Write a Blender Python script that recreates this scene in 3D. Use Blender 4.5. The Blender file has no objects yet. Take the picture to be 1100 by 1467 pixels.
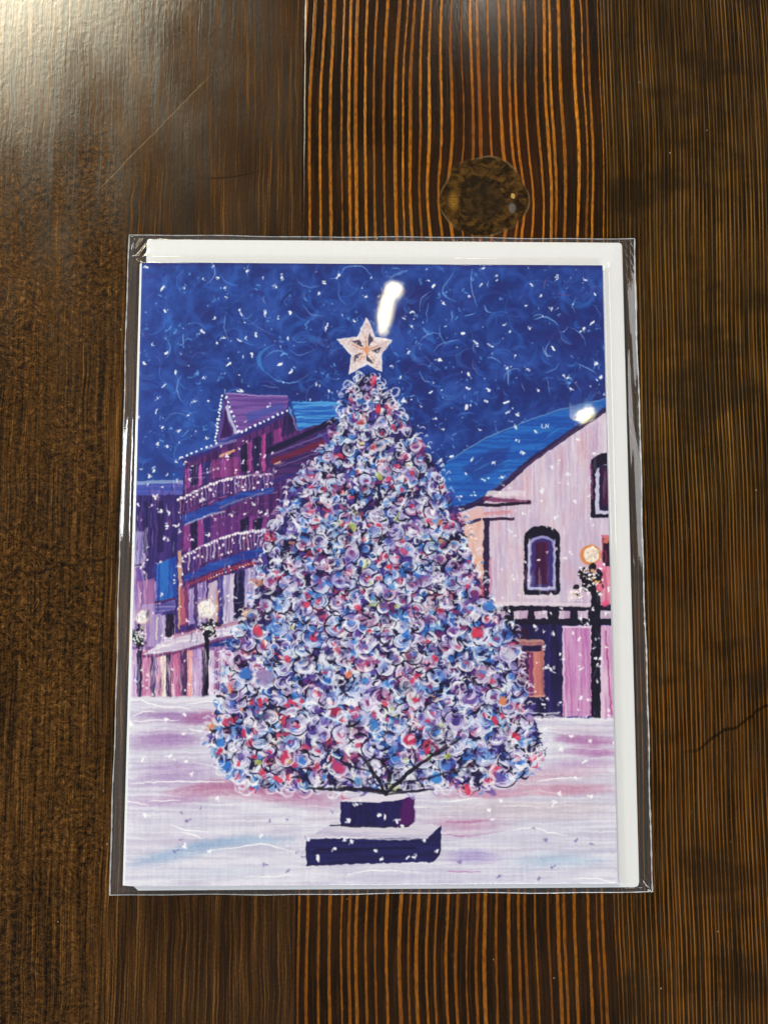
import bpy, math
import numpy as np
from mathutils import Vector

# ------------------------------------------------------------------ camera, room light, lamps, exposure
SC = bpy.context.scene
COL = SC.collection
mm = .001
cam_d = bpy.data.cameras.new('camera'); cam = bpy.data.objects.new('camera', cam_d); COL.objects.link(cam)
cam.location = (.0050*mm, -2.846*mm, 175.6*mm)
cam.rotation_euler = (.0840413, -.0163836, 0)
cam_d.sensor_fit = 'VERTICAL'; cam_d.sensor_height = 36; cam_d.sensor_width = 36
cam_d.lens = 36*1100/1467
cam_d.clip_start = .005; cam_d.clip_end = 50
SC.camera = cam

world = bpy.data.worlds.new('World'); SC.world = world; world.use_nodes = True
wn = world.node_tree; wn.nodes.clear()
wo = wn.nodes.new('ShaderNodeOutputWorld'); wb = wn.nodes.new('ShaderNodeBackground')
wt = wn.nodes.new('ShaderNodeTexCoord'); wx = wn.nodes.new('ShaderNodeSeparateXYZ'); wr = wn.nodes.new('ShaderNodeValToRGB')
wn.links.new(wt.outputs['Generated'], wx.inputs[0]); wn.links.new(wx.outputs['Z'], wr.inputs[0])
wr.color_ramp.elements[0].position = .25; wr.color_ramp.elements[0].color = (.40, .42, .46, 1)      # room walls
wr.color_ramp.elements[1].position = .85; wr.color_ramp.elements[1].color = (.022, .022, .024, 1)  # dark ceiling
wn.links.new(wr.outputs[0], wb.inputs['Color']); wb.inputs['Strength'].default_value = 1.0
wn.links.new(wb.outputs[0], wo.inputs[0])

def lamp(name, loc, size, watts, col, shape='RECTANGLE', size_y=None, aim=(0, 0, 0)):
    d = bpy.data.lights.new(name, 'AREA'); d.shape = shape; d.size = size
    if size_y: d.size_y = size_y
    d.energy = watts; d.color = col
    o = bpy.data.objects.new(name, d); COL.objects.link(o); o.location = loc
    o.rotation_euler = (Vector(aim)-Vector(loc)).to_track_quat('-Z', 'Y').to_euler()
    return o
lamp('window_light_far_left', (-.98, 1.54, 1.5), .80, 42, (1, .92, .68), size_y=.52)
lamp('window_light_left', (-1.8, .25, .9), .30, 22, (.88, .94, 1), size_y=.95)
lamp('fill_light_near', (.5, -2.1, 1.3), 1.3, 34, (.94, .97, 1), size_y=.9)  # unseen fill panel added behind the camera to brighten the paper
lamp('fill_light_right', (2.0, .5, 1.1), .9, 13, (.98, .98, 1), size_y=.9)  # unseen fill panel added on the right for general brightness
lamp('bulb_overhead', (.034, .578, 1.5), .022, .20, (1, .88, .48), 'ELLIPSE', .062)
lamp('bulb_overhead', (.050, .622, 1.5), .034, .20, (1, .88, .50), 'ELLIPSE', .036)
lamp('bulb_right', (.474, .361, 1.5), .013, .12, (1, .88, .50), 'ELLIPSE', .05)
lamp('bulb_right_near', (.450, -.04, 1.5), .011, .012, (1, .86, .46), 'ELLIPSE', .022)
lamp('bulb_far', (.27, 1.38, 1.5), .12, .9, (1, .92, .78), 'ELLIPSE', .12)

SC.view_settings.view_transform = 'Standard'; SC.view_settings.look = 'None'
SC.view_settings.exposure = 0; SC.view_settings.gamma = 1
SC.render.engine = 'CYCLES'
SC.cycles.sample_clamp_indirect = 4; SC.cycles.max_bounces = 8; SC.cycles.transparent_max_bounces = 12

# ---------------------------------------------------------------- the printed picture
# The card's print is brushed stroke by stroke into a generated texture (no file is read).
TW, TH = 1080, 1398

def make_print():
    rg = np.random.default_rng(11)
    src = np.array([(199, 374.5), (860.5, 381.8), (884.5, 1267), (176.4, 1269)], float)
    dst = np.array([(0, 0), (TW, 0), (TW, TH), (0, TH)], float)
    A = []; b = []
    for (x, y), (u, v) in zip(src, dst):
        A += [[x, y, 1, 0, 0, 0, -u*x, -u*y], [0, 0, 0, x, y, 1, -v*x, -v*y]]; b += [u, v]
    hm = np.append(np.linalg.solve(np.array(A), np.array(b)), 1).reshape(3, 3)
    S = 1.59                                        # texture pixels per measured unit

    def T(p):
        p = np.asarray(p, float).reshape(-1, 2)
        q = np.c_[p, np.ones(len(p))] @ hm.T
        return q[:, :2] / q[:, 2:]

    img = np.zeros((TH, TW, 3), np.float32)

    def vnoise(sx, sy):                             # smooth value noise, 0..1, cell size in texture pixels
        nx, ny = int(TW/sx)+3, int(TH/sy)+3
        g = rg.random((ny, nx)).astype(np.float32)
        X = np.arange(TW)/sx; Y = np.arange(TH)/sy
        xi = X.astype(int); yi = Y.astype(int)
        fx = (X-xi); fy = (Y-yi); fx = fx*fx*(3-2*fx); fy = fy*fy*(3-2*fy)
        r0 = g[yi][:, xi]*(1-fx)+g[yi][:, xi+1]*fx
        r1 = g[yi+1][:, xi]*(1-fx)+g[yi+1][:, xi+1]*fx
        return (r0*(1-fy)[:, None]+r1*fy[:, None]).astype(np.float32)
    nV = .6*vnoise(3, 60)+.4*vnoise(7, 140)
    nH = .6*vnoise(70, 3)+.4*vnoise(150, 7)
    nI = .5*vnoise(60, 60)+.3*vnoise(24, 24)+.2*vnoise(9, 9)
    nF = .5*vnoise(3, 3)+.5*vnoise(6, 6)
    N = {'v': nV, 'h': nH, 'i': nI, 'f': nF}

    def c3(c): return np.array(c, np.float32)/255.

    def comp(x0, y0, x1, y1, m, col):
        r = img[y0:y1, x0:x1]
        r += (col-r)*m[..., None]

    def box(t, pad):
        x0 = max(0, int(t[:, 0].min()-pad)); x1 = min(TW, int(t[:, 0].max()+pad)+2)
        y0 = max(0, int(t[:, 1].min()-pad)); y1 = min(TH, int(t[:, 1].max()+pad)+2)
        return x0, y0, x1, y1

    def stroke(pts, w, col, a=1., taper=.0, bris=.0, soft=1.2, smooth=True):
        t = T(pts)
        if smooth and len(t) > 2:
            o = []
            e = np.vstack([2*t[0]-t[1], t, 2*t[-1]-t[-2]])
            for i in range(1, len(e)-2):
                for k in np.linspace(0, 1, 4)[:-1]:
                    p0, p1, p2, p3 = e[i-1:i+3]
                    o.append(.5*((2*p1)+(-p0+p2)*k+(2*p0-5*p1+4*p2-p3)*k*k+(-p0+3*p1-3*p2+p3)*k**3))
            o.append(e[-2]); t = np.array(o)
        hw = w*S*.5
        x0, y0, x1, y1 = box(t, hw+2)
        if x1 <= x0 or y1 <= y0: return
        X, Y = np.meshgrid(np.arange(x0, x1)+.5, np.arange(y0, y1)+.5)
        best = np.full(X.shape, 1e9); lat = np.zeros(X.shape); par = np.zeros(X.shape)
        n = len(t)-1
        for i in range(n):
            d = t[i+1]-t[i]; L = max(1e-6, float(d@d))
            k = np.clip(((X-t[i, 0])*d[0]+(Y-t[i, 1])*d[1])/L, 0, 1)
            dx = X-t[i, 0]-k*d[0]; dy = Y-t[i, 1]-k*d[1]
            dd = np.sqrt(dx*dx+dy*dy); q = dd < best
            best[q] = dd[q]; par[q] = ((i+k)/n)[q]
            lat[q] = ((dx*-d[1]+dy*d[0])/math.sqrt(L))[q]
        ww = hw*(1-taper*np.abs(2*par-1)**1.6)
        m = np.clip((ww-best)/soft+.5, 0, 1)*a
        if bris > 0:
            tab = rg.random(64)
            j = (np.clip(lat/(hw+.1), -1, 1)*.5+.5)*(6+hw)
            ji = j.astype(int) % 63; jf = j-j.astype(int)
            m = m*(1-bris*(tab[ji]*(1-jf)+tab[ji+1]*jf))*(1-.5*bris*nF[y0:y1, x0:x1])
        comp(x0, y0, x1, y1, m.astype(np.float32), c3(col))

    def poly(pts, col, a=1., soft=1.5, col2=None, tex='v', amp=.8, ragged=1.4, thr=.5, k=3.):
        t = T(pts)
        x0, y0, x1, y1 = box(t, soft+3+ragged)
        if x1 <= x0 or y1 <= y0: return
        X, Y = np.meshgrid(np.arange(x0, x1)+.5, np.arange(y0, y1)+.5)
        d = np.full(X.shape, 1e9); ins = np.zeros(X.shape, bool)
        for i in range(len(t)):
            p, q = t[i], t[(i+1) % len(t)]; e = q-p; L = max(1e-6, float(e@e))
            kk = np.clip(((X-p[0])*e[0]+(Y-p[1])*e[1])/L, 0, 1)
            d = np.minimum(d, (X-p[0]-kk*e[0])**2+(Y-p[1]-kk*e[1])**2)
            c = ((p[1] > Y) != (q[1] > Y)) & (X < (q[0]-p[0])*(Y-p[1])/((q[1]-p[1]) or 1e-9)+p[0])
            ins ^= c
        s = np.sqrt(d)*np.where(ins, 1, -1)
        if ragged: s = s+(nF[y0:y1, x0:x1]-.5)*2*ragged
        m = (np.clip(s/soft+.5, 0, 1)*a).astype(np.float32)
        cc = c3(col)
        if col2 is not None:
            nn = N[tex][y0:y1, x0:x1]
            f = np.clip((nn-thr)*k+.5, 0, 1)[..., None]*amp
            cc = cc*(1-f)+c3(col2)*f
        comp(x0, y0, x1, y1, m, cc)

    def rect(xa, ya, xb, yb, *p, **k): poly([(xa, ya), (xb, ya), (xb, yb), (xa, yb)], *p, **k)

    def arc(cx, cy, rx, ry, a0, a1, w, col, rot=0., n=7, **k):
        th = np.radians(np.linspace(a0, a1, n)); c, s = math.cos(rot), math.sin(rot)
        x = rx*np.cos(th); y = ry*np.sin(th)
        stroke(np.c_[cx+x*c-y*s, cy+x*s+y*c], w, col, **k)

    def dab(x, y, r, col, a=1., el=1.3, ang=None, **k):
        ang = rg.uniform(0, math.pi) if ang is None else ang
        l = r*(el-1)+.15
        stroke([(x-l*math.cos(ang), y-l*math.sin(ang)), (x+l*math.cos(ang), y+l*math.sin(ang))], 2*r, col, a, smooth=False, **k)

    U = rg.uniform

    def flake(x, y, r=3., col=(238, 240, 248), a=.95):
        n = rg.integers(2, 5)
        dab(x, y, r*U(.4, .65), col, a, U(1.1, 1.9), soft=2.2)
        for _ in range(n):
            dab(x+rg.normal(0, r*.8), y+rg.normal(0, r*.8), r*U(.18, .45), col, a*U(.55, 1), U(1, 2.6), soft=1.8)

    # ---- night sky
    img[:] = c3((27, 52, 130))
    f = np.clip((nI-.42)*3.2, 0, 1)[..., None]; img += (c3((48, 84, 172))-img)*f*.75
    f = np.clip((.46-nI)*4, 0, 1)[..., None]; img += (c3((32, 38, 108))-img)*f*.85
    gx = np.linspace(0, 1, TW)[None, :, None]
    img += (c3((60, 100, 190))-img)*np.clip(.30-gx*1.6, 0, 1)      # bluer on the left: film glow by the fold put into the print
    img += (c3((38, 46, 116))-img)*np.clip(gx-.62, 0, 1)*.7
    for _ in range(260):                                           # broad swirled brush work
        x, y = U(190, 880), U(378, 700); r = U(8, 34); a0 = U(0, 360)
        c = [(48, 98, 192), (36, 70, 165), (26, 36, 106), (48, 50, 128), (44, 112, 204)][rg.integers(0, 5)]
        arc(x, y, r, r*U(.7, 1.2), a0, a0+U(60, 170), U(3, 10), c, a=U(.32, .72), taper=.8, bris=.7, soft=2.6)
    for _ in range(120):
        x, y = U(190, 880), U(380, 680); r = U(8, 24); a0 = U(0, 360); c = [(60, 112, 200), (52, 92, 190), (34, 42, 118), (70, 122, 206)][rg.integers(0, 4)]
        for m in range(3): arc(x, y, r-2.6*m, (r-2.6*m)*.9, a0+U(-9, 9), a0+U(70, 170), U(1.6, 3.6), c, a=U(.4, .75), taper=.8, bris=.6, soft=1.6)
    for _ in range(330):                                           # fine light swirl lines
        x, y = U(190, 880), U(378, 690); r = U(5, 26); a0 = U(0, 360)
        c = [(84, 140, 216), (104, 152, 222), (70, 120, 205), (110, 110, 190)][rg.integers(0, 4)]
        arc(x, y, r, r*U(.7, 1.2), a0, a0+U(40, 150), U(.7, 1.7), c, a=U(.18, .6), taper=.8, bris=.4)
    for _ in range(95):                                            # bolder curls
        x, y = U(195, 876), U(382, 680); r = U(9, 24); a0 = U(0, 360); c = [(84, 146, 222), (112, 164, 230), (66, 124, 212), (150, 180, 232)][rg.integers(0, 4)]
        arc(x, y, r, r*U(.7, 1.2), a0, a0+U(50, 130), U(1.4, 2.6), c, a=U(.45, .85), taper=.85, bris=.35)
        if U(0, 1) < .3: arc(x, y, r*.84, r*.8, a0+10, a0+U(50, 120), U(3, 6), (50, 104, 198), a=.6, taper=.8, bris=.6, soft=2)
    for _ in range(130):                                           # little light blue scumbles
        x, y = U(190, 880), U(378, 690)
        for _ in range(rg.integers(2, 6)):
            dab(x+rg.normal(0, 4), y+rg.normal(0, 5), U(.5, 1.5), (98, 160, 226), U(.3, .75), U(1, 3))
    for x in np.arange(199, 236, 2.6):                             # vertical ribs by the fold
        stroke([(x, 390), (x-3, 520), (x-9, 660)], 1.0, (34, 50, 140), U(.2, .6))
    stroke([(199, 377), (500, 378), (860, 384)], 5, (40, 38, 105), .55, soft=5)
    stroke([(388, 495), (374, 505), (370, 515), (373, 524), (380, 532)], 6.5, (62, 140, 215), .9, taper=.9, bris=.5)
    stroke([(380, 532), (394, 543), (411, 548), (430, 546)], 1.6, (90, 150, 220), .8, taper=.7)
    for p, w, a in (([(484, 394), (494, 384), (507, 381), (521, 383), (533, 399)], 1.5, .9), ([(485, 404), (484, 418), (488, 429), (496, 437)], 1.4, .6),
                    ([(433, 435), (444, 450), (463, 452)], 1.8, .6), ([(612, 434), (610, 448), (611, 463)], 1.5, .7), ([(762, 459), (781, 455), (797, 467)], 2, .95),
                    ([(674, 385), (674, 414), (683, 441)], 1.8, .75), ([(649, 391), (635, 410), (635, 424), (652, 433)], 1.7, .75), ([(823, 427), (818, 438), (821, 450)], 1.6, .85),
                    ([(664, 453), (679, 450)], 1.6, .9), ([(693, 438), (696, 446), (703, 450)], 1.8, .95), ([(646, 445), (646, 462)], 1.5, .9), ([(620, 504), (632, 492), (658, 488)], 1.7, .7),
                    ([(826, 522), (838, 528), (852, 536)], 1.8, .8), ([(696, 512), (707, 514), (716, 521)], 1.8, .8), ([(776, 498), (780, 509), (788, 512)], 2.6, .8),
                    ([(324, 446), (321, 466), (328, 488)], 1.3, .7), ([(262, 477), (263, 496)], 2, .8), ([(600, 531), (606, 546), (617, 548)], 1.8, .8), ([(555, 398), (583, 387)], 4, .6),
                    ([(602, 506), (630, 532)], 1, .5), ([(414, 502), (430, 508), (450, 500)], 1.4, .6), ([(390, 545), (420, 548), (450, 530)], 1.4, .5), ([(781, 540), (786, 568)], 1.3, .6),
                    ([(374, 551), (400, 556)], 1.3, .7), ([(352, 455), (372, 470), (392, 480)], 1.2, .5), ([(745, 550), (751, 562)], 2, .6), ([(727, 526), (727, 553)], 2, .9)):
        stroke(p, w*1.1, (128, 176, 232), a, taper=.7, bris=.3)
    stroke([(783, 398), (778, 408), (777, 418)], 1.5, (150, 90, 150), .6, taper=.6); stroke([(797, 422), (814, 425)], 1.5, (120, 70, 130), .6)
    stroke([(400, 440), (408, 425), (422, 413)], 3, (24, 30, 80), .6, taper=.8)
    fl = [(209, 381), (265, 412), (323, 425), (353, 387), (376, 397), (395, 411), (236, 444), (308, 454), (343, 444), (415, 448), (289, 473), (311, 491),
          (321, 483), (218, 492), (206, 518), (291, 540), (348, 511), (359, 506), (417, 532), (279, 574), (299, 574), (226, 569), (198, 597), (346, 560), (379, 448),
          (398, 456), (290, 398), (312, 397), (306, 380), (484, 394), (464, 406), (457, 420), (524, 425), (507, 460), (590, 447), (579, 457), (589, 468), (634, 435), (584, 504),
          (630, 516), (560, 525), (573, 540), (602, 583), (588, 573), (578, 575), (623, 600), (453, 551), (471, 560), (444, 573), (472, 595), (403, 397), (796, 401),
          (836, 403), (850, 424), (751, 439), (788, 445), (757, 472), (688, 408), (670, 425), (736, 511), (681, 492), (629, 516),
          (670, 537), (725, 528), (770, 561), (816, 558), (812, 542), (851, 523), (859, 542), (697, 576), (667, 584), (740, 595), (727, 591), (854, 583), (736, 612),
          (686, 617), (634, 616), (668, 556), (700, 560), (729, 476), (692, 385), (720, 466), (830, 476), (835, 472), (233, 611), (256, 616), (226, 634), (296, 627), (240, 638),
          (264, 664), (221, 673), (255, 685), (270, 594), (322, 412), (366, 480), (412, 484), (352, 484), (344, 488), (620, 410), (612, 402), (759, 409), (773, 425), (709, 396), (806, 540), (755, 530)]
    for x, y in fl: flake(x, y, U(1.6, 3.1))
    for x, y, r, an, el in ((233, 412, 2.2, -1, 2.2), (238, 505, 2.6, -.8, 2), (252, 532, 2, 1.3, 2.2), (235, 552, 2.2, -.8, 2.4), (224, 588, 2, -1.1, 2.4), (328, 521, 2.8, -.8, 2), (401, 521, 2.6, -.4, 2.1),
                            (467, 468, 2.3, 1.7, 3), (616, 562, 2.4, -.5, 1.8), (846, 464, 2.6, -.8, 2.1), (662, 478, 3.6, -.4, 1.25), (723, 577, 3.4, -.3, 1.7), (790, 500, 2.8, .9, 1.8), (701, 496, 1.6, .3, 3.4),
                            (415, 448, 2.6, 1.4, 1.6), (343, 386, 0, 0, 1), (645, 655, 2.6, -.4, 1.6)):
        if r:
            for k in np.linspace(-1, 1, 4): dab(x+k*r*(el-.9)*math.cos(an)+U(-.5, .5), y+k*r*(el-.9)*math.sin(an)+U(-.5, .5), r*U(.45, .8)*(1-.35*abs(k)), (242, 243, 248), .95, U(1, 1.5), an+U(-.5, .5), soft=1.8)
    for _ in range(150):
        x, y = U(190, 875), U(380, 690); dab(x, y, U(.5, 1.2), (205, 220, 245), U(.5, .95), U(1, 1.8))

    # ---- left: low far building, hotel with balconies
    rect(186, 697, 268, 1000, (42, 34, 96), col2=(74, 50, 128), tex='v')
    rect(186, 692, 266, 708, (60, 78, 170), col2=(96, 92, 180), tex='h')
    stroke([(186, 691), (230, 689), (266, 690)], 5, (196, 208, 238), .85, bris=.5)
    rect(184, 760, 210, 812, (128, 120, 190), .8, col2=(214, 196, 216), tex='v', soft=4)
    rect(186, 812, 206, 832, (92, 70, 150), col2=(120, 90, 170)); stroke([(186, 810), (206, 806)], 2.4, (44, 30, 80), .8)
    rect(184, 832, 232, 1000, (176, 152, 200), col2=(128, 100, 170), tex='v')
    poly([(196, 832), (223, 828), (223, 862), (198, 866)], (160, 104, 160), .9, col2=(120, 80, 150), soft=3)
    rect(186, 838, 190, 872, (70, 70, 150), .8)
    poly([(224, 806), (254, 796), (254, 858), (225, 862)], (36, 66, 158), col2=(44, 116, 200), tex='v', k=4)
    poly([(223, 866), (252, 858), (252, 872), (223, 880)], (78, 70, 150), col2=(150, 140, 200), tex='h'); stroke([(223, 862), (252, 857)], 2.2, (84, 34, 84))
    rect(222, 880, 252, 925, (150, 130, 190), col2=(205, 190, 215)); rect(238, 878, 251, 912, (22, 16, 44), .95); stroke([(227, 884), (225, 915)], 2.5, (226, 214, 190), .8)
    for x in (214, 232, 244): stroke([(x, 700), (x+U(-2, 2), 800)], U(1.5, 4), (70, 52, 130), .6, bris=.5)
    rect(206, 716, 212, 790, (26, 22, 70), .6); rect(226, 716, 234, 790, (28, 22, 66), .6)
    # hotel wall
    poly([(265, 655), (330, 634), (411, 594), (430, 600), (480, 600), (480, 900), (256, 905), (259, 780)], (58, 30, 88), col2=(100, 46, 116), tex='v', k=5)
    poly([(322, 562), (414, 567), (411, 586), (342, 620)], (92, 62, 142), col2=(130, 92, 168), tex='h')
    poly([(352, 592), (400, 577), (410, 584), (355, 606)], (52, 78, 165), .6, soft=6)
    stroke([(322, 562), (366, 566), (412, 567)], 2.2, (190, 176, 222), .85, bris=.4)
    poly([(322, 566), (311, 634), (341, 620)], (66, 40, 112), col2=(120, 100, 176), tex='v')
    poly([(323, 583), (317, 628), (333, 622)], (52, 26, 86))
    stroke([(325, 582), (331, 600), (338, 618)], 4, (216, 218, 240), .92, taper=-.4, bris=.3)
    stroke([(264, 660), (300, 646), (340, 626), (380, 608), (411, 592)], 6, (54, 40, 116), .95)
    stroke([(300, 640), (338, 630)], 4, (150, 140, 200), .8, bris=.4)
    poly([(314, 651), (337, 642), (337, 646), (315, 655)], (224, 164, 130), .9)
    for xa, ya, xb, yb, c in ((273, 664, 284, 695, (24, 20, 58)), (291, 658, 301, 694, (40, 36, 100)), (303, 654, 343, 684, (108, 44, 104)), (345, 634, 355, 676, (22, 18, 52)), (355, 630, 361, 676, (130, 50, 118)),
                              (362, 624, 375, 676, (24, 18, 58)), (375, 620, 380, 676, (142, 52, 116)), (381, 618, 390, 672, (30, 22, 64)), (392, 612, 404, 660, (126, 50, 120)), (266, 668, 272, 700, (120, 54, 128)), (285, 662, 290, 696, (150, 70, 140))):
        poly([(xa, ya+4), (xb, ya), (xb, yb-3), (xa, yb)], c, .95, col2=tuple(min(255, int(v*1.35)+8) for v in c), soft=2)
    # dark wing bands rising to the right
    poly([(417, 575), (487, 575), (482, 600), (428, 616)], (32, 92, 182), col2=(84, 168, 226), tex='h', k=4)
    for y in (580, 588, 597): stroke([(424, y), (452, y+1), (480, y-2)], 1.3, (130, 200, 240), .7, bris=.5)
    poly([(411, 584), (425, 618), (402, 626)], (30, 22, 70), col2=(60, 40, 100)); stroke([(414, 584), (420, 600), (426, 616)], 2, (120, 160, 216), .7)
    poly([(384, 640), (430, 620), (478, 600), (478, 700), (384, 700)], (52, 32, 92), col2=(80, 44, 110), tex='h')
    stroke([(384, 646), (430, 626), (478, 602)], 8, (26, 20, 60)); stroke([(390, 650), (440, 632), (474, 618)], 2, (150, 130, 196), .8, bris=.5)
    stroke([(392, 660), (430, 646), (470, 630)], 8, (120, 28, 50), .95, bris=.6); stroke([(394, 664), (402, 661)], 3, (222, 180, 150), .8)
    stroke([(392, 672), (440, 652), (474, 640)], 5, (50, 30, 90)); stroke([(384, 692), (430, 676), (470, 660)], 4, (44, 40, 120), .9)
    stroke([(400, 668), (468, 644)], 1.6, (170, 150, 205), .7, bris=.6)
    for x in range(402, 470, 8): stroke([(x, 690-(x-400)*.3), (x, 760)], U(2, 4), [(96, 70, 150), (38, 26, 80), (140, 110, 180)][rg.integers(0, 3)], .8, bris=.4)
    # balcony bands (two storeys)
    def balcony(rail, dy, band):
        r = np.array(rail, float)
        lo = r+np.array([2, dy])
        poly(list(map(tuple, r))+list(map(tuple, lo[::-1])), (50, 32, 92), .9, col2=(76, 44, 116))
        xs = np.arange(r[0, 0]+3, r[-1, 0], 5.2)
        ys = np.interp(xs, r[:, 0], r[:, 1])
        for x, y in zip(xs, ys):
            c = [(176, 150, 205), (150, 92, 150), (206, 190, 220), (90, 62, 140), (190, 130, 160)][rg.integers(0, 5)]
            stroke([(x, y+2), (x+U(-1, 1), y+dy-2)], U(1.4, 3), c, U(.6, .95), bris=.3)
        poly([tuple(p) for p in band[0]]+[tuple(p) for p in band[1][::-1]], (34, 54, 142), col2=(44, 84, 176), tex='h')
        stroke(r, 2.6, (208, 196, 226), .95, bris=.4)
        for x in np.arange(r[0, 0], r[-1, 0], 4.2):
            y = np.interp(x, r[:, 0], r[:, 1])
            if U(0, 1) < .9: dab(x, y+U(-1, 2), U(1.1, 2.1), (240, 236, 244), .95, 1.1)
            if U(0, 1) < .55: dab(x+U(-2, 2), y+U(6, dy), U(.9, 2.0), (236, 230, 242), .92, 1.2)
    rect(262, 738, 392, 790, (84, 40, 112), col2=(112, 52, 128), tex='v')
    for xa, xb, c in ((264, 272, (132, 56, 130)), (274, 283, (26, 20, 62)), (284, 292, (140, 60, 136)), (293, 302, (40, 34, 100)), (345, 357, (24, 18, 56)), (357, 362, (140, 60, 140)), (363, 376, (26, 20, 58)), (377, 382, (128, 56, 130)), (383, 396, (30, 24, 66))):
        poly([(xa, 745), (xb, 738), (xb, 784), (xa, 788)], c, .95, soft=2)
    balcony([(256, 715), (283, 701), (311, 690), (346, 681), (390, 679)], 22, (np.array([(261, 738), (302, 722), (350, 703), (392, 698)]), np.array([(262, 752), (302, 736), (352, 714), (392, 706)])))
    stroke([(266, 751), (300, 737), (322, 732)], 3, (180, 196, 232), .9, bris=.4); stroke([(316, 726), (352, 713), (378, 706)], 2.4, (220, 150, 130), .75, bris=.7)
    balcony([(258, 800), (291, 781), (339, 763), (394, 757)], 26, (np.array([(264, 824), (302, 806), (350, 789), (396, 783)]), np.array([(265, 833), (302, 818), (350, 802), (396, 794)])))
    stroke([(268, 838), (300, 824), (330, 813), (366, 806)], 3.2, (196, 70, 70), .85, bris=.8)
    for x in np.arange(292, 368, 4): dab(x, 832-(x-288)*.36, 1.1, [(236, 150, 100), (240, 220, 200), (200, 60, 60)][rg.integers(0, 3)], .9)
    rect(256, 788, 261, 900, (190, 166, 166), .9, col2=(214, 160, 120), soft=2)
    # colonnade under the balconies
    poly([(261, 846), (300, 832), (345, 815), (378, 808), (378, 905), (258, 910)], (52, 36, 96), col2=(84, 56, 130))
    for xa, xb, yt, c, c2 in ((259, 266, 842, (150, 52, 82), (190, 110, 120)), (266, 271, 842, (110, 36, 96), (140, 60, 120)), (271, 279, 842, (150, 130, 190), (190, 170, 205)), (284, 297, 832, (126, 100, 176), (190, 176, 212)), (299, 312, 832, (220, 206, 206), (180, 160, 205)),
                              (314, 320, 826, (46, 44, 120), (70, 66, 150)), (320, 336, 822, (216, 206, 226), (140, 126, 186)), (337, 350, 818, (20, 18, 54), (30, 28, 80)), (351, 366, 812, (200, 190, 220), (130, 118, 178)), (368, 380, 806, (70, 60, 120), (110, 96, 160))):
        poly([(xa, yt+3), (xb, yt-2), (xb, 892), (xa, 896)], c, .95, col2=c2, soft=2)
    stroke([(312, 845), (312, 895)], 2.4, (214, 150, 90), .7)
    # ground floor stalls
    rect(180, 925, 395, 1002, (120, 88, 150), col2=(176, 140, 190))
    cols = [(184, 197, (190, 160, 200)), (197, 204, (26, 18, 52)), (204, 217, (182, 104, 150)), (217, 224, (36, 26, 70)), (224, 232, (196, 140, 170)), (232, 239, (222, 204, 190)), (239, 246, (30, 18, 52)),
            (246, 260, (170, 84, 130)), (260, 269, (48, 20, 66)), (269, 277, (208, 140, 140)), (277, 291, (170, 140, 190)), (291, 300, (22, 16, 46)), (300, 308, (206, 196, 216)), (308, 316, (112, 60, 120)), (316, 323, (204, 186, 206)), (323, 333, (134, 30, 96)), (333, 345, (150, 120, 176)), (345, 395, (90, 60, 130))]
    for xa, xb, c in cols:
        rect(xa, 930, xb, 1001, c, .96, col2=tuple(min(255, v+38) for v in c), soft=2, k=4)
    for _ in range(70):
        x = U(184, 345); stroke([(x, U(935, 960)), (x+U(-1.5, 1.5), U(970, 1000))], U(.6, 1.6), (226, 214, 230), U(.3, .75), bris=.5)
    # awning
    poly([(206, 936), (251, 908), (290, 900), (362, 882), (380, 884), (380, 904), (320, 915), (287, 926), (240, 936), (207, 940)], (196, 182, 210), col2=(226, 220, 234), tex='h')
    stroke([(250, 910), (284, 902), (330, 894), (366, 884)], 6, (150, 70, 112), .75, bris=.6)
    stroke([(207, 939), (240, 936), (286, 925), (320, 914), (364, 905)], 4.5, (92, 34, 90), .95, bris=.3)
    stroke([(214, 932), (250, 920), (284, 915)], 2.4, (240, 238, 244), .85, bris=.4); stroke([(310, 909), (345, 901), (364, 897)], 3, (236, 232, 242), .85, bris=.4)
    # lamp posts with wreaths, left
    for x, y, r in ((205, 883, 8.5), (296.5, 872, 12)):
        dab(x+1, y, r+4, (220, 180, 150), .28, 1.05, soft=9); dab(x, y, r, (240, 236, 236), .97, 1.05, soft=4)
        for _ in range(26): dab(x+rg.normal(0, r*.5), y+rg.normal(0, r*.5), U(.8, 1.8), [(255, 255, 252), (206, 200, 206), (230, 214, 190)][rg.integers(0, 3)], .8)
    for x, y, r in ((198, 915, 12), (299, 899, 10)):
        for _ in range(46): dab(x+rg.normal(0, r*.5), y+rg.normal(0, r*.55), U(1.5, 3), (18, 18, 34), .85, 1.4)
        for _ in range(34): dab(x+rg.normal(0, r*.6), y+rg.normal(0, r*.6), U(.7, 1.6), [(236, 236, 240), (206, 220, 200), (250, 250, 250)][rg.integers(0, 3)], .9, 1.2)
    stroke([(297, 905), (296.5, 992)], 6, (18, 14, 38), .97)
    for _ in range(420):
        x, y = U(188, 400), U(640, 990)
        if y < 660+max(0, 300-x)*.35 and x < 262: continue
        c = [(206, 190, 224), (150, 110, 180), (22, 16, 50), (28, 20, 60), (176, 90, 140), (60, 80, 170)][rg.integers(0, 6)]
        stroke([(x, y), (x+U(-1, 1), y+U(6, 26))], U(.8, 2.4), c, U(.3, .8), taper=.7, bris=.5)
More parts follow.
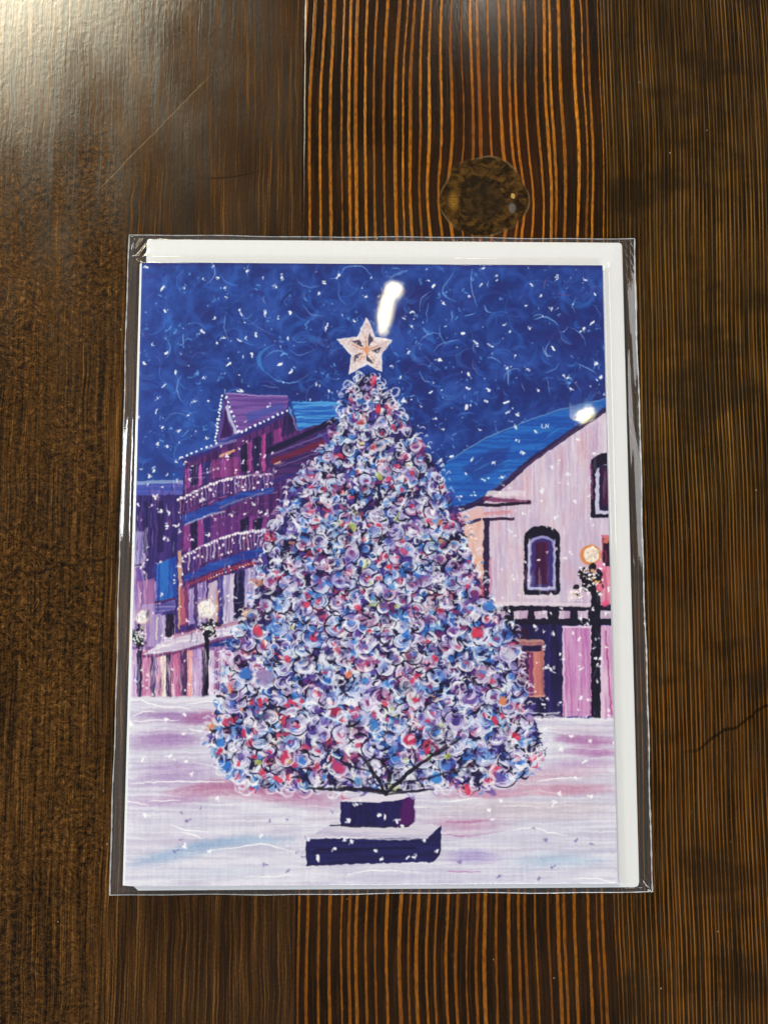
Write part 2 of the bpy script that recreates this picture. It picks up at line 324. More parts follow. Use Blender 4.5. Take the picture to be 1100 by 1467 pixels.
    for _ in range(260):                                           # sketchy light strokes
        x, y = U(256, 400), U(650, 990)
        if y < 655+max(0, 320-x)*.3: continue
        a = U(-.5, -.1) if U(0, 1) < .55 else 1.57+U(-.1, .1); l = U(4, 16)
        stroke([(x, y), (x+l*math.cos(a), y+l*math.sin(a))], U(.7, 2), [(214, 196, 226), (190, 130, 186), (236, 230, 240), (128, 92, 176)][rg.integers(0, 4)], U(.35, .85), taper=.7, bris=.6)
    for _ in range(90):
        x, y = U(184, 330), U(925, 998); stroke([(x, y), (x+U(-1.5, 1.5), y+U(8, 34))], U(1, 3), [(240, 234, 242), (226, 206, 224), (206, 160, 196)][rg.integers(0, 3)], U(.4, .85), taper=.7, bris=.5)
    for _ in range(40):
        x, y = U(186, 212), U(740, 900); stroke([(x, y), (x+U(-1.5, 1.5), y+U(8, 40))], U(1.5, 4), [(232, 222, 238), (206, 186, 222), (226, 190, 196)][rg.integers(0, 3)], U(.35, .8), taper=.7, bris=.5)
    # light strings and fallen flakes on the hotel
    for p0, p1, n in (((261, 654), (310, 634), 8), ((318, 566), (309, 630), 14), ((324, 568), (342, 617), 8), ((346, 618), (411, 588), 11)):
        for k in np.linspace(0, 1, n): dab(p0[0]+(p1[0]-p0[0])*k, p0[1]+(p1[1]-p0[1])*k, U(1.3, 2.1), (240, 238, 246), .96, 1.1)
    for _ in range(150):
        x, y = U(188, 395), U(600, 995)
        if y > 650 or x > 300: flake(x, y, U(1, 2.4), (240, 236, 244), .92)
    for x, y in ((384, 582), (326, 653), (349, 660), (380, 653), (272, 686), (332, 738), (365, 722), (374, 734), (381, 736), (198, 722), (232, 731), (243, 734), (240, 753), (237, 770), (276, 772), (300, 765), (252, 752), (223, 712)): flake(x, y, 3)

    # ---- right: hall with arched windows
    poly([(615, 690), (645, 659), (696, 629), (773, 598), (818, 585), (880, 569), (880, 600), (824, 614), (762, 657), (722, 692), (681, 723), (615, 745)], (28, 76, 166), col2=(38, 110, 196), tex='h', soft=2)
    poly([(660, 672), (700, 645), (730, 640), (720, 668), (680, 690)], (34, 48, 128), .6, soft=9)
    for _ in range(46):
        k = U(0, 1); x = 640+k*190; y = 690-k*95+U(-14, 24)
        stroke([(x, y), (x+U(10, 30), y-U(5, 14))], U(1, 3), [(70, 150, 214), (40, 100, 190), (30, 56, 140)][rg.integers(0, 3)], U(.3, .7), taper=.7, bris=.6)
    stroke([(640, 662), (696, 628), (773, 597), (818, 584), (870, 572)], 1.8, (120, 180, 226), .8, bris=.4)
    poly([(880, 582), (824, 616), (762, 660), (722, 698), (690, 722), (640, 742), (640, 880), (880, 880)], (212, 198, 216), col2=(192, 172, 204), tex='v', soft=2)
    for _ in range(120):                                           # vertical dry brush on the wall
        x = U(690, 876); y0 = np.interp(x, [690, 760, 824, 880], [722, 666, 622, 590]); y1 = y0+U(20, 90)
        c = [(208, 130, 150), (224, 176, 166), (150, 120, 176), (236, 230, 234), (226, 216, 228), (196, 150, 180)][rg.integers(0, 6)]
        stroke([(x, y0+4), (x+U(-1.5, 1.5), y1)], U(.9, 4.5), c, U(.25, .65), taper=.6, bris=.7)
    for _ in range(60): dab(U(705, 874), U(690, 858), U(4, 12), [(222, 212, 228), (206, 170, 186), (176, 158, 200), (214, 176, 180)][rg.integers(0, 4)], U(.15, .4), 1.5, 1.57, bris=.6, soft=9)
    for _ in range(120):
        x, y = U(700, 876), U(690, 860); stroke([(x, y), (x+U(-1, 1), y+U(12, 60))], U(1.5, 6), [(224, 216, 228), (180, 160, 196), (208, 190, 210), (196, 150, 180)][rg.integers(0, 4)], U(.25, .6), taper=.6, bris=.7)
    stroke([(640, 735), (681, 722), (722, 694), (762, 659), (824, 616), (880, 579)], 7.5, (44, 26, 66), .97, bris=.15)
    stroke([(700, 706), (735, 680), (780, 648), (818, 618)], 2, (96, 60, 110), .7, bris=.5)
    rect(664, 738, 692, 862, (218, 172, 160), col2=(224, 192, 194)); rect(671, 800, 692, 860, (222, 156, 124), .5, soft=8)
    poly([(640, 742), (690, 727), (696, 740), (660, 756), (640, 760)], (220, 178, 180), .9); stroke([(653, 757), (670, 750), (687, 744)], 3.6, (40, 26, 64), .9)
    poly([(697, 704), (752, 704), (752, 712), (694, 712)], (220, 210, 222), .9, soft=3)
    stroke([(694, 715), (724, 718), (757, 721)], 6.5, (104, 40, 80), .95, bris=.2); stroke([(684, 724), (720, 724), (756, 721)], 4, (26, 16, 40), .95)
    stroke([(694, 737), (728, 735)], 5, (206, 110, 110), .7, bris=.6); stroke([(692, 745), (734, 744)], 4, (40, 22, 52), .95)
    rect(692, 744, 700, 862, (38, 26, 62), .97, ragged=1.5); stroke([(702, 800), (702, 862)], 3, (206, 84, 120), .7, bris=.4)
    # arched window
    def arch(x0, x1, yt, yb, c, a=1.):
        cx = (x0+x1)/2; rx = (x1-x0)/2; th = np.linspace(math.pi, 2*math.pi, 9); ry = min(rx*.75, 16)
        poly([(cx+rx*math.cos(t), yt+ry+ry*math.sin(t)) for t in th]+[(x1, yb), (x0, yb)], c, a, soft=2, ragged=1.2)
    arch(750, 801, 754, 853, (20, 16, 38)); arch(755, 795, 768, 847, (150, 146, 204)); arch(760, 791, 772, 843, (58, 44, 110)); rect(766, 778, 783, 838, (84, 24, 66), .95, col2=(52, 16, 56)); 
    stroke([(757, 774), (757, 842)], 2, (226, 226, 242), .9, bris=.3); stroke([(793, 774), (794, 842)], 2, (190, 190, 226), .8, bris=.3); stroke([(758, 844), (794, 843)], 3, (200, 206, 236), .9, bris=.3)
    stroke([(752, 856), (800, 856)], 5, (216, 204, 220), .8)
    arch(845, 890, 650, 743, (24, 16, 42)); arch(851, 890, 666, 738, (196, 192, 222)); rect(857, 668, 890, 733, (34, 24, 62)); rect(862, 672, 880, 726, (72, 22, 60), .8)
    stroke([(846, 668), (847, 715)], 2.4, (150, 60, 130), .7)
    rect(860, 768, 885, 872, (190, 90, 130), col2=(226, 150, 170)); rect(862, 772, 885, 812, (36, 14, 40), .95); dab(867, 775, 4, (214, 120, 100), .9); stroke([(866, 790), (867, 806)], 3, (120, 40, 70), .8)
    # band of small squares, shopfront
    rect(690, 868, 890, 897, (24, 18, 44), ragged=1); poly([(690, 862), (850, 866), (850, 871), (690, 868)], (224, 208, 224), .9)
    for xa, xb in ((704, 723), (735, 756), (765, 784), (799, 816), (826, 842), (858, 876)): poly([(xa, 876), (xb, 876), (xb-1, 887), (xa+1, 888)], (190, 160, 194), .95, col2=(222, 206, 224), ragged=1)
    rect(715, 896, 810, 1030, (26, 20, 60), col2=(40, 32, 92)); rect(735, 900, 756, 930, (52, 18, 52), .7, soft=6)
    rect(743, 919, 779, 1000, (170, 112, 116), col2=(140, 86, 110)); rect(746, 926, 775, 934, (34, 22, 66)); rect(745, 936, 757, 1002, (70, 28, 74)); rect(758, 936, 763, 1000, (130, 50, 110)); rect(764, 934, 776, 998, (200, 128, 116), col2=(176, 100, 104))
    stroke([(743, 918), (776, 919)], 3.4, (206, 160, 140), .9, bris=.3); stroke([(742, 924), (743, 968)], 2.4, (186, 140, 140), .8); stroke([(759, 999), (779, 998)], 2, (216, 170, 150), .8)
    rect(785, 900, 788, 1020, (44, 34, 110), .8)
    stroke([(752, 1022), (784, 1023), (800, 1022)], 2.6, (220, 222, 240), .95, bris=.3)
    rect(805, 898, 848, 1028, (202, 152, 196), col2=(176, 100, 168), tex='v', k=4); stroke([(805, 899), (846, 899)], 3, (226, 206, 226), .85)
    stroke([(806, 900), (807, 980), (811, 1028)], 3, (222, 206, 226), .85, bris=.3); stroke([(846, 900), (848, 1028)], 4, (226, 214, 230), .85, bris=.4)
    rect(859, 898, 890, 1030, (198, 150, 192), col2=(224, 200, 222), tex='v', k=4); stroke([(866, 905), (872, 980), (875, 1025)], 2, (166, 56, 120), .8)
    rect(846, 838, 859, 1031, (16, 13, 34), ragged=1.5)
    for _ in range(70):
        x, y = U(704, 876), U(600, 856)
        if y < np.interp(x, [700, 762, 824, 880], [722, 672, 628, 594]): continue
        stroke([(x, y), (x+U(-2, 2), y+U(10, 46))], U(2, 7), [(238, 232, 236), (222, 208, 222), (206, 148, 170), (186, 166, 204)][rg.integers(0, 4)], U(.25, .55), taper=.7, bris=.8)
    for _ in range(26): stroke([(U(847, 858), y := U(880, 1020)), (U(847, 858), y+U(6, 22))], U(.8, 2), [(70, 60, 110), (120, 110, 160), (40, 34, 80)][rg.integers(0, 3)], U(.3, .7), taper=.6, bris=.5)
    # right lamp and wreath
    dab(845, 796, 14.5, (214, 128, 60), .9, 1.03, soft=3); dab(846, 796, 11, (240, 230, 220), .97, 1.03, soft=3)
    for _ in range(40): dab(846+rg.normal(0, 4.5), 796+rg.normal(0, 4.5), U(.8, 1.8), [(255, 255, 255), (200, 190, 190), (236, 206, 180)][rg.integers(0, 3)], .8)
    dab(859, 813, 6, (226, 130, 170), .85)
    for _ in range(80): dab(845+rg.normal(0, 8.5), 834+rg.normal(0, 9), U(1.6, 3.4), (16, 13, 28), .9, 1.4)
    for _ in range(44): dab(845+rg.normal(0, 9), 834+rg.normal(0, 9.5), U(.8, 2), [(240, 238, 240), (214, 206, 214), (220, 150, 90), (250, 250, 250)][rg.integers(0, 4)], .9, 1.4)
    for x, y in ((857, 843), (866, 866)): dab(x, y, 4, (226, 80, 130), .8)
    for _ in range(90):
        x, y = U(700, 880), U(690, 1028); flake(x, y, U(1.0, 2.4), (244, 240, 246), .9)
    for x, y in ((829, 916), (831, 960), (832, 1000), (735, 894), (766, 898), (792, 910), (779, 928), (781, 958), (789, 961), (802, 938), (778, 1010), (802, 1008), (852, 944), (860, 944), (831, 887), (867, 880), (729, 877), (747, 962), (841, 895), (870, 846)): flake(x, y, 3.2)
    for x, y in ((737, 614), (767, 620), (738, 632), (748, 650), (718, 686), (706, 664), (693, 689), (667, 680), (660, 712), (680, 710), (675, 659), (631, 659), (827, 631), (788, 670), (813, 681), (800, 660), (775, 704), (794, 743), (821, 718), (849, 651)): flake(x, y, 2.6)
    # faint scratched letters on the roof
    stroke([(775, 609), (775, 614), (778, 614)], 1.1, (226, 232, 244), .9, smooth=False); stroke([(780, 614), (780, 609), (783, 613.5), (783.5, 608.5)], 1.1, (226, 232, 244), .9, smooth=False)

    # ---- snowy square
    gy = [(170, 998), (300, 996), (400, 1000), (640, 1015), (745, 1030), (800, 1029), (890, 1030), (890, 1280), (170, 1280)]
    poly(gy, (202, 197, 218), 1, 3, col2=(220, 219, 232), tex='h', ragged=2)
    def wash(pts, w, col, a, n=12):
        p = np.array(pts, float)
        for _ in range(n):
            l = U(.5, 1); o = U(0, 1-l); t = np.linspace(o, o+l, 5)*(len(p)-1)
            q = np.c_[np.interp(t, np.arange(len(p)), p[:, 0]), np.interp(t, np.arange(len(p)), p[:, 1])+rg.normal(0, w*.30)+rg.normal(0, .8, 5)]
            stroke(q, w*U(.3, .7), col, a*.8, taper=.75, bris=.9, soft=9)
    wash([(176, 1028), (240, 1026), (300, 1030), (330, 1030)], 18, (150, 108, 170), .5, 14); wash([(260, 1034), (300, 1028), (330, 1028)], 16, (164, 84, 136), .34)
    wash([(176, 1060), (240, 1056), (300, 1056)], 24, (158, 118, 178), .5, 14); wash([(176, 1098), (250, 1092), (320, 1090)], 26, (166, 136, 188), .36)
    wash([(176, 1120), (250, 1116), (330, 1112)], 22, (162, 130, 184), .30); wash([(230, 1138), (320, 1126), (420, 1140)], 22, (172, 104, 146), .5, 16); wash([(330, 1122), (400, 1140), (500, 1146)], 18, (170, 92, 140), .32)
    wash([(176, 1150), (240, 1146), (300, 1142)], 20, (176, 140, 190), .3); wash([(176, 1180), (260, 1176), (360, 1176)], 26, (206, 202, 222), .5); wash([(176, 1215), (260, 1208), (360, 1200)], 18, (198, 190, 214), .4)
    wash([(176, 1238), (230, 1228), (290, 1212), (360, 1204), (430, 1205)], 18, (142, 172, 208), .36, 16); wash([(176, 1258), (300, 1252), (430, 1246)], 20, (204, 208, 226), .5)
    wash([(780, 1046), (830, 1044), (886, 1046)], 12, (206, 190, 210), .4); wash([(790, 1062), (840, 1066), (886, 1068)], 18, (168, 106, 164), .5, 14); wash([(800, 1076), (850, 1078), (886, 1080)], 14, (160, 84, 154), .32)
    wash([(760, 1096), (830, 1096), (886, 1096)], 22, (184, 146, 192), .34); wash([(700, 1120), (780, 1114), (886, 1108)], 16, (196, 150, 176), .36)
    wash([(730, 1132), (800, 1134), (886, 1130)], 14, (192, 120, 150), .38, 14); wash([(620, 1140), (700, 1138), (760, 1136)], 14, (196, 130, 166), .36); wash([(600, 1160), (700, 1158), (800, 1160), (886, 1158)], 22, (200, 184, 194), .4)
    wash([(600, 1178), (660, 1182), (740, 1180)], 16, (196, 140, 176), .36); stroke([(640, 1178), (670, 1178), (700, 1176)], 3, (178, 84, 136), .6, taper=.6, bris=.6); stroke([(634, 1196), (670, 1198), (720, 1192)], 3, (170, 64, 130), .7, taper=.6, bris=.5)
    wash([(640, 1210), (740, 1200), (886, 1190)], 22, (204, 202, 222), .45); wash([(636, 1230), (680, 1228), (730, 1232)], 16, (156, 138, 202), .36, 14); wash([(720, 1240), (790, 1232), (880, 1230)], 16, (156, 184, 214), .34, 16)
    wash([(440, 1252), (560, 1256), (700, 1256), (880, 1252)], 22, (198, 194, 218), .45); stroke([(640, 1249), (690, 1250)], 2, (164, 80, 150), .65, taper=.6, bris=.4)
    wash([(440, 1160), (470, 1158), (490, 1160)], 34, (204, 190, 212), .4); wash([(400, 1148), (460, 1150), (490, 1148)], 10, (196, 150, 186), .4)
    # canvas weave showing through the washes
    Y0 = int(T([(500, 1005)])[0, 1])
    w = ((nV-.5)*.04+(nH-.5)*.06+(vnoise(2, 26)-.5)*.03+(vnoise(26, 2)-.5)*.02)
    mk = np.clip((np.arange(TH)-Y0)/20., 0, 1)[:, None]
    img += (w*mk)[..., None]*np.array([1, 1, .8], np.float32)
    for _ in range(46):                                            # thin white ridges of paint
        x, y = U(176, 830), U(1010, 1262); l = U(18, 70)
        if 300 < x < 700 and y < 1130: continue
        stroke([(x, y), (x+l*.4, y+U(-3, 3)), (x+l*.75, y+U(-3, 3)), (x+l, y+U(-3, 4))], U(.7, 1.7), (240, 240, 247), U(.45, .95), taper=.7, bris=.3)
    stroke([(176, 1003), (210, 999), (250, 1004), (300, 1000), (345, 1003)], 5, (228, 224, 236), .8, bris=.4); stroke([(750, 1032), (790, 1028), (840, 1036), (884, 1032)], 4, (232, 226, 238), .85, bris=.4)
    for p in ([(182, 1006), (200, 1001), (225, 1010), (262, 1012), (274, 1016)], [(268, 1008), (300, 1004), (326, 1008)], [(190, 1026), (205, 1019), (222, 1018)], [(300, 1217), (340, 1214), (375, 1208), (400, 1214), (425, 1221)],
              [(245, 1180), (268, 1188), (300, 1191)], [(262, 1191), (278, 1195), (292, 1201)], [(640, 1149), (660, 1147), (690, 1143)], [(770, 1120), (800, 1116), (834, 1116)], [(735, 1190), (765, 1187), (790, 1194), (812, 1198)], [(184, 1033), (230, 1031), (258, 1031)],
              [(188, 1122), (230, 1119), (290, 1119), (322, 1119)], [(215, 1146), (260, 1146)], [(272, 1043), (290, 1047), (320, 1050)], [(180, 1147), (215, 1152)], [(500, 1252), (540, 1247), (600, 1250)], [(820, 1261), (850, 1259), (880, 1266)], [(352, 1255), (390, 1256), (420, 1253)]):
        stroke(p, 1.7, (246, 246, 250), .92, taper=.6)
    for _ in range(26):
        x, y = U(190, 870), U(1155, 1262); dab(x, y, U(.9, 2), (110, 96, 160), U(.35, .8), 1.5, soft=2)
        dab(x+U(-5, 5), y+U(-3, 3), U(.6, 1.4), (120, 104, 168), U(.3, .7), 1.5)
    for x, y in ((206, 1088), (268, 1090), (276, 1108), (264, 1051), (266, 1023), (266, 1212), (301, 1219), (314, 1142), (210, 1168), (189, 1036), (376, 1196), (820, 1056), (837, 1092), (846, 1062), (802, 1074), (824, 1116), (802, 1136), (846, 1142), (793, 1152), (718, 1148), (706, 1175), (880, 1066), (700, 1162), (240, 1030), (245, 1082)): flake(x, y, 3, (246, 245, 250))

    # ---- plinth under the tree
    poly([(434, 1204), (474, 1181), (612, 1181), (634, 1185), (614, 1202)], (212, 206, 222), col2=(180, 172, 204), tex='h', ragged=1.5)
    poly([(439, 1199), (614, 1200), (633, 1183), (632, 1224), (622, 1235), (440, 1240)], (27, 22, 72), col2=(34, 32, 96), tex='h', ragged=1.2)
    poly([(437, 1201), (474, 1183), (612, 1184), (624, 1186), (614, 1201)], (210, 204, 220), .97, col2=(182, 174, 206), tex='h', ragged=1.2)
    stroke([(440, 1201), (500, 1200), (560, 1203), (612, 1201)], 2.4, (236, 234, 242), .9, bris=.3); stroke([(455, 1217), (530, 1216), (594, 1215)], 3, (16, 12, 46), .7)
    poly([(489, 1148), (540, 1150), (568, 1147), (594, 1141), (594, 1177), (584, 1185), (489, 1183)], (26, 20, 72), col2=(34, 28, 90), ragged=1.2); poly([(578, 1146), (594, 1141), (594, 1177), (582, 1184), (570, 1184)], (84, 20, 96), .85, soft=8)
    stroke([(489, 1183), (540, 1185), (586, 1184)], 2, (14, 10, 30), .8); stroke([(474, 1183), (490, 1181)], 2, (20, 14, 40), .8)
    poly([(490, 1147), (520, 1140), (560, 1139), (594, 1140), (568, 1147), (540, 1150)], (222, 214, 228), .95, ragged=1)
    for x, y, r in ((501, 1175, 4), (544, 1168, 4.4), (552, 1171, 3.4), (569, 1178, 3.4), (512, 1152, 3.4), (443, 1203, 3), (457, 1229, 4), (481, 1216, 3.6), (505, 1206, 3.4), (538, 1219, 3.4), (547, 1232, 2.4), (593, 1228, 3.8), (609, 1205, 3.4), (627, 1220, 3.6), (577, 1183, 3), (494, 1203, 3)): flake(x, y, r)

    # ---- the tree: dark mass, then hundreds of curled dabs
    oy = [538, 560, 575, 600, 620, 660, 700, 740, 760, 800, 860, 900, 950, 1000, 1040, 1065, 1090, 1110, 1126]
    ol = [513, 499, 490, 484, 472, 450, 415, 398, 385, 374, 364, 338, 322, 312, 300, 300, 310, 330, 356]
    orr = [538, 553, 570, 586, 600, 623, 644, 662, 668, 682, 700, 736, 744, 752, 772, 782, 778, 758, 700]
    poly([(x+5, y) for x, y in zip(ol, oy)]+[(x-7, y-3) for x, y in zip(orr, oy)][::-1], (26, 20, 58), 1, 4, col2=(52, 48, 122), tex='i', ragged=7)
    for p in ([(553, 1136), (540, 1112), (520, 1096), (470, 1080)], [(553, 1134), (580, 1118), (610, 1096), (660, 1074)], [(553, 1134), (530, 1130), (500, 1130), (430, 1128)], [(556, 1132), (548, 1100), (556, 1070)], [(556, 1134), (600, 1126), (650, 1118), (720, 1100)]):
        stroke(p, 6, (18, 14, 34), .95, taper=.5)
    pal = [((52, 112, 198), .12), ((116, 164, 222), .10), ((78, 58, 150), .14), ((168, 158, 214), .16), ((202, 62, 94), .05), ((186, 100, 140), .05), ((112, 40, 100), .05), ((222, 224, 240), .26), ((200, 212, 150), .02), ((206, 140, 110), .018), ((40, 36, 100), .04)]
    pc = np.array([p[1] for p in pal]); pc /= pc.sum()
    pts = []
    tries = 0
    while len(pts) < 1000 and tries < 30000:
        tries += 1
        y = 542+586*math.sqrt(U(0, 1)); l = np.interp(y, oy, ol); r = np.interp(y, oy, orr)
        x = U(l+2, r-6); q = 6.4+4.8*(y-540)/590
        if all((x-a)**2+(y-b)**2 > q*q for a, b in pts): pts.append((x, y))
    W = [(236, 236, 248), (218, 218, 242), (246, 246, 251), (196, 194, 232), (220, 234, 248)]
    RING = W*4+[(110, 170, 234)]+[(120, 168, 226), (90, 140, 214), (138, 108, 182), (112, 86, 168), (216, 170, 196), (222, 226, 206)]
    for x, y in pts:                                               # scumbled under-colour
        sc = .72+.5*(y-540)/590
        c = pal[rg.choice(len(pal), p=pc)][0]
        for _ in range(rg.integers(3, 6)):
            a = U(0, 6.3); r = U(2, 7)*sc
            stroke([(x+rg.normal(0, 4*sc), y+rg.normal(0, 4*sc)), (x+rg.normal(0, 4*sc)+r*math.cos(a), y+rg.normal(0, 4*sc)+r*math.sin(a)), (x+rg.normal(0, 5*sc), y+rg.normal(0, 5*sc))], U(3, 6.2)*sc, c, U(.8, 1), taper=.5, bris=.5)
        if U(0, 1) < .28: arc(x, y, U(7, 10)*sc, U(6, 9)*sc, U(0, 360), U(60, 360), U(1.6, 3.2), (20, 15, 42), U(0, 3), a=.85, taper=.6)
    pts2 = []; tries = 0
    while len(pts2) < 720 and tries < 30000:
        tries += 1
        y = 545+578*math.sqrt(U(0, 1)); x = U(np.interp(y, oy, ol)+2, np.interp(y, oy, orr)-5); q = 7.8+6.2*(y-540)/590
        if all((x-a)**2+(y-b)**2 > q*q for a, b in pts2): pts2.append((x, y))
    for x, y in pts2:                                              # curled, translucent ribbons of light paint
        sc = .68+.56*(y-540)/590
        k = U(0, 1); R = U(4.5, 11.5)*sc; a0 = rg.normal(100, 100); sp = U(80, 270); w = RING[rg.integers(0, len(RING))]; fl_ = U(.5, 1.05); ro = U(-1.4, 1.4)
        arc(x, y, R*.78, R*.78*fl_, a0-sp/2, a0+sp/2, U(3.8, 6.4)*sc, w, ro, a=U(.7, .97), taper=.6, bris=.5, n=9)
        for m in range(rg.integers(2, 4)):
            rr = R*(1.04-.2*m)+U(-.4, .4); o = U(-20, 20)
            arc(x+U(-.8, .8), y+U(-.8, .8), rr, rr*fl_, a0-sp/2+o, a0+sp/2+o-m*18, U(1.1, 2.2)*sc, (236, 234, 246) if U(0, 1) < .6 else W[rg.integers(0, 5)], ro, a=U(.75, 1), taper=.7, bris=.3, n=9)
        if k > .42: 
            c = [(204, 52, 84), (52, 116, 206), (124, 44, 110), (98, 72, 158), (206, 70, 104), (74, 140, 214), (176, 160, 206), (236, 234, 244), (70, 128, 210)][rg.integers(0, 9)]
            for _ in range(3): dab(x+rg.normal(0, 2), y+rg.normal(0, 2), U(1.6, 3.2)*sc, c, .85, U(1.2, 2.2), bris=.6)
        if U(0, 1) < .30:                                          # a loose flick or a solid touch of white
            a = U(0, 6.3); l = U(5, 11)*sc
            stroke([(x, y), (x+l*.5*math.cos(a), y+l*.5*math.sin(a)), (x+l*math.cos(a+.6), y+l*math.sin(a+.6)), (x+l*1.1*math.cos(a+1.2), y+l*1.1*math.sin(a+1.2))], U(2, 5)*sc, [(240, 238, 247), (222, 216, 238), (204, 220, 242), (238, 232, 226)][rg.integers(0, 4)], U(.8, 1), taper=.8, bris=.4)
        if k < .3: arc(x, y, R*1.22, R*1.2*fl_, a0+150, a0+150+U(50, 130), U(1.4, 2.6)*sc, (22, 16, 42), ro, a=.85, taper=.7)
    p3 = []; tries = 0
    while len(p3) < 170 and tries < 9000:                          # bigger see-through curls on top
        tries += 1
        y = 560+560*U(0, 1)**.6; x = U(np.interp(y, oy, ol)+4, np.interp(y, oy, orr)-8); q = 12+12*(y-540)/590
        if any((x-a)**2+(y-b)**2 < q*q for a, b in p3): continue
        p3.append((x, y)); sc = .72+.5*(y-540)/590; R = U(7.5, 13)*sc; a0 = rg.normal(95, 70); sp = U(150, 290); ro = U(-.4, .4); fl_ = U(.75, 1.02)
        arc(x, y, R*.72, R*.72*fl_, 0, 360, R*.75, [(110, 86, 168), (150, 128, 190), (30, 24, 62), (60, 110, 196), (130, 60, 124), (172, 158, 206)][rg.integers(0, 6)], ro, a=.75, bris=.6, soft=2)
        for m in range(4):
            rr = R*(1.08-.15*m)
            arc(x+U(-.6, .6), y+U(-.6, .6), rr, rr*fl_, a0-sp/2+U(-16, 16), a0+sp/2+U(-16, 16)-m*14, U(1.1, 2.6)*sc, [(246, 244, 250), (226, 222, 240), (204, 196, 228), (214, 226, 244)][rg.integers(0, 4)], ro, a=U(.75, 1), taper=.7, bris=.3, n=9)
        if U(0, 1) < .5:
            for _ in range(3): dab(x+rg.normal(0, 1.6), y+rg.normal(0, 1.6), R*.24, [(204, 50, 84), (64, 126, 210), (112, 44, 110), (240, 238, 246)][rg.integers(0, 4)], .9, U(1.2, 2), bris=.4)
        arc(x, y, R*1.3, R*1.28*fl_, a0+U(-60, 60), a0+U(80, 170), U(1.2, 2.4), (22, 16, 44), ro, a=.85, taper=.7)
    for _ in range(360):                                           # dark gaps and twigs showing through
        y = 560+570*math.sqrt(U(0, 1)); x = U(np.interp(y, oy, ol)+6, np.interp(y, oy, orr)-8); sc = .7+.5*(y-540)/590
        a = U(0, 6.3); l = U(3, 9)*sc
        stroke([(x, y), (x+l*math.cos(a), y+l*.7*math.sin(a)), (x+l*1.7*math.cos(a+U(-.9, .9)), y+l*1.2*math.sin(a+U(-.9, .9)))], U(1.6, 4.2)*sc, [(18, 14, 38), (24, 18, 50), (38, 26, 78)][rg.integers(0, 3)], U(.8, .97), taper=.65)
    for _ in range(300):                                           # loose curls and gaps over everything
        y = 545+583*math.sqrt(U(0, 1)); x = U(np.interp(y, oy, ol)-5, np.interp(y, oy, orr)+5)
        sc = .72+.42*(y-540)/590; k = U(0, 1); a0 = U(0, 360)
        if k < .72:
            R = U(3, 8)*sc; sp = U(80, 210); w = W[rg.integers(0, 5)]
            arc(x, y, R, R*U(.6, 1.05), a0, a0+sp, U(1.4, 4.2)*sc, w, U(0, 3), a=U(.75, 1), taper=.8, bris=.45)
            if k < .2: arc(x, y, R*1.15, R, a0+10, a0+sp*.7, .9, (248, 247, 252), U(0, 3), a=.9)
        else:
            R = U(3, 9)*sc; arc(x, y, R, R*U(.4, .9), a0, a0+U(60, 160), U(1.6, 3.6)*sc, (22, 16, 42), U(0, 3), a=U(.75, .97), taper=.7)
    for _ in range(260):                                           # leafy tips breaking the outline
        i = U(0, 1); y = 545+580*i; left = U(0, 1) < .5
        x = np.interp(y, oy, ol)-U(-3, 7) if left else np.interp(y, oy, orr)+U(-3, 5)
        an = U(-.5, 1.3); d = -1 if left else 1; l = U(4, 10)
        c = (W+[(60, 120, 204), (150, 126, 190), (226, 222, 240)])[rg.integers(0, 8)]
        stroke([(x, y), (x+d*l*.6*math.cos(an), y-l*.3+l*math.sin(an)*.5), (x+d*l*math.cos(an), y+l*math.sin(an)*.6)], U(1.8, 4), c, U(.75, .97), taper=.7, bris=.4)
    for _ in range(420):                                           # dark and bright accents between
        y = 545+580*math.sqrt(U(0, 1)); x = U(np.interp(y, oy, ol)+4, np.interp(y, oy, orr)-6)
        k = U(0, 1)
        if k < .22: stroke([(x, y), (x+U(-7, 7), y+U(-5, 5)), (x+U(-9, 9), y+U(-7, 7))], U(1.4, 3.6), (20, 15, 42), U(.7, .95), taper=.6)
        elif k < .8: stroke([(x, y), (x+U(-5, 5), y+U(-4, 4)), (x+U(-7, 7), y+U(-5, 5))], U(1, 2.6), W[rg.integers(0, 5)], U(.7, .95), taper=.6, bris=.3)
        else: dab(x, y, U(1.6, 4), [(214, 44, 80), (40, 110, 204), (206, 60, 100), (188, 208, 110), (224, 130, 100)][rg.choice(5, p=[.36, .34, .14, .1, .06])], .92, 1.4, bris=.3)
    for x, y, R, c in ((372, 904, 12, (206, 60, 90)), (683, 908, 13, (206, 54, 84)), (672, 1000, 15, (110, 80, 160)), (352, 965, 15, (60, 110, 190)), (380, 970, 17, (150, 130, 180)), (325, 1098, 11, (46, 110, 200)), (315, 1062, 11, (60, 120, 204)),
                        (590, 1060, 14, (190, 50, 90)), (480, 1020, 12, (160, 40, 80)), (536, 1040, 12, (60, 130, 200)), (625, 1115, 14, (60, 130, 210)), (720, 1004, 10, (216, 130, 90)), (410, 1085, 14, (200, 60, 100)), (485, 1100, 14, (190, 60, 110)), (728, 938, 12, (200, 196, 216)), (700, 870, 12, (60, 120, 200))):
        for _ in range(3): dab(x+rg.normal(0, 2), y+rg.normal(0, 2), R*.42, c, .92, 1.4, bris=.4)
        a0 = U(60, 140); arc(x, y, R*.9, R*.8, a0-120, a0+120, R*.28, (214, 208, 230), 0, a=.85, taper=.6, bris=.6); arc(x, y, R, R*.9, a0-100, a0+100, 1.2, (244, 243, 249), 0, a=.9, taper=.5)
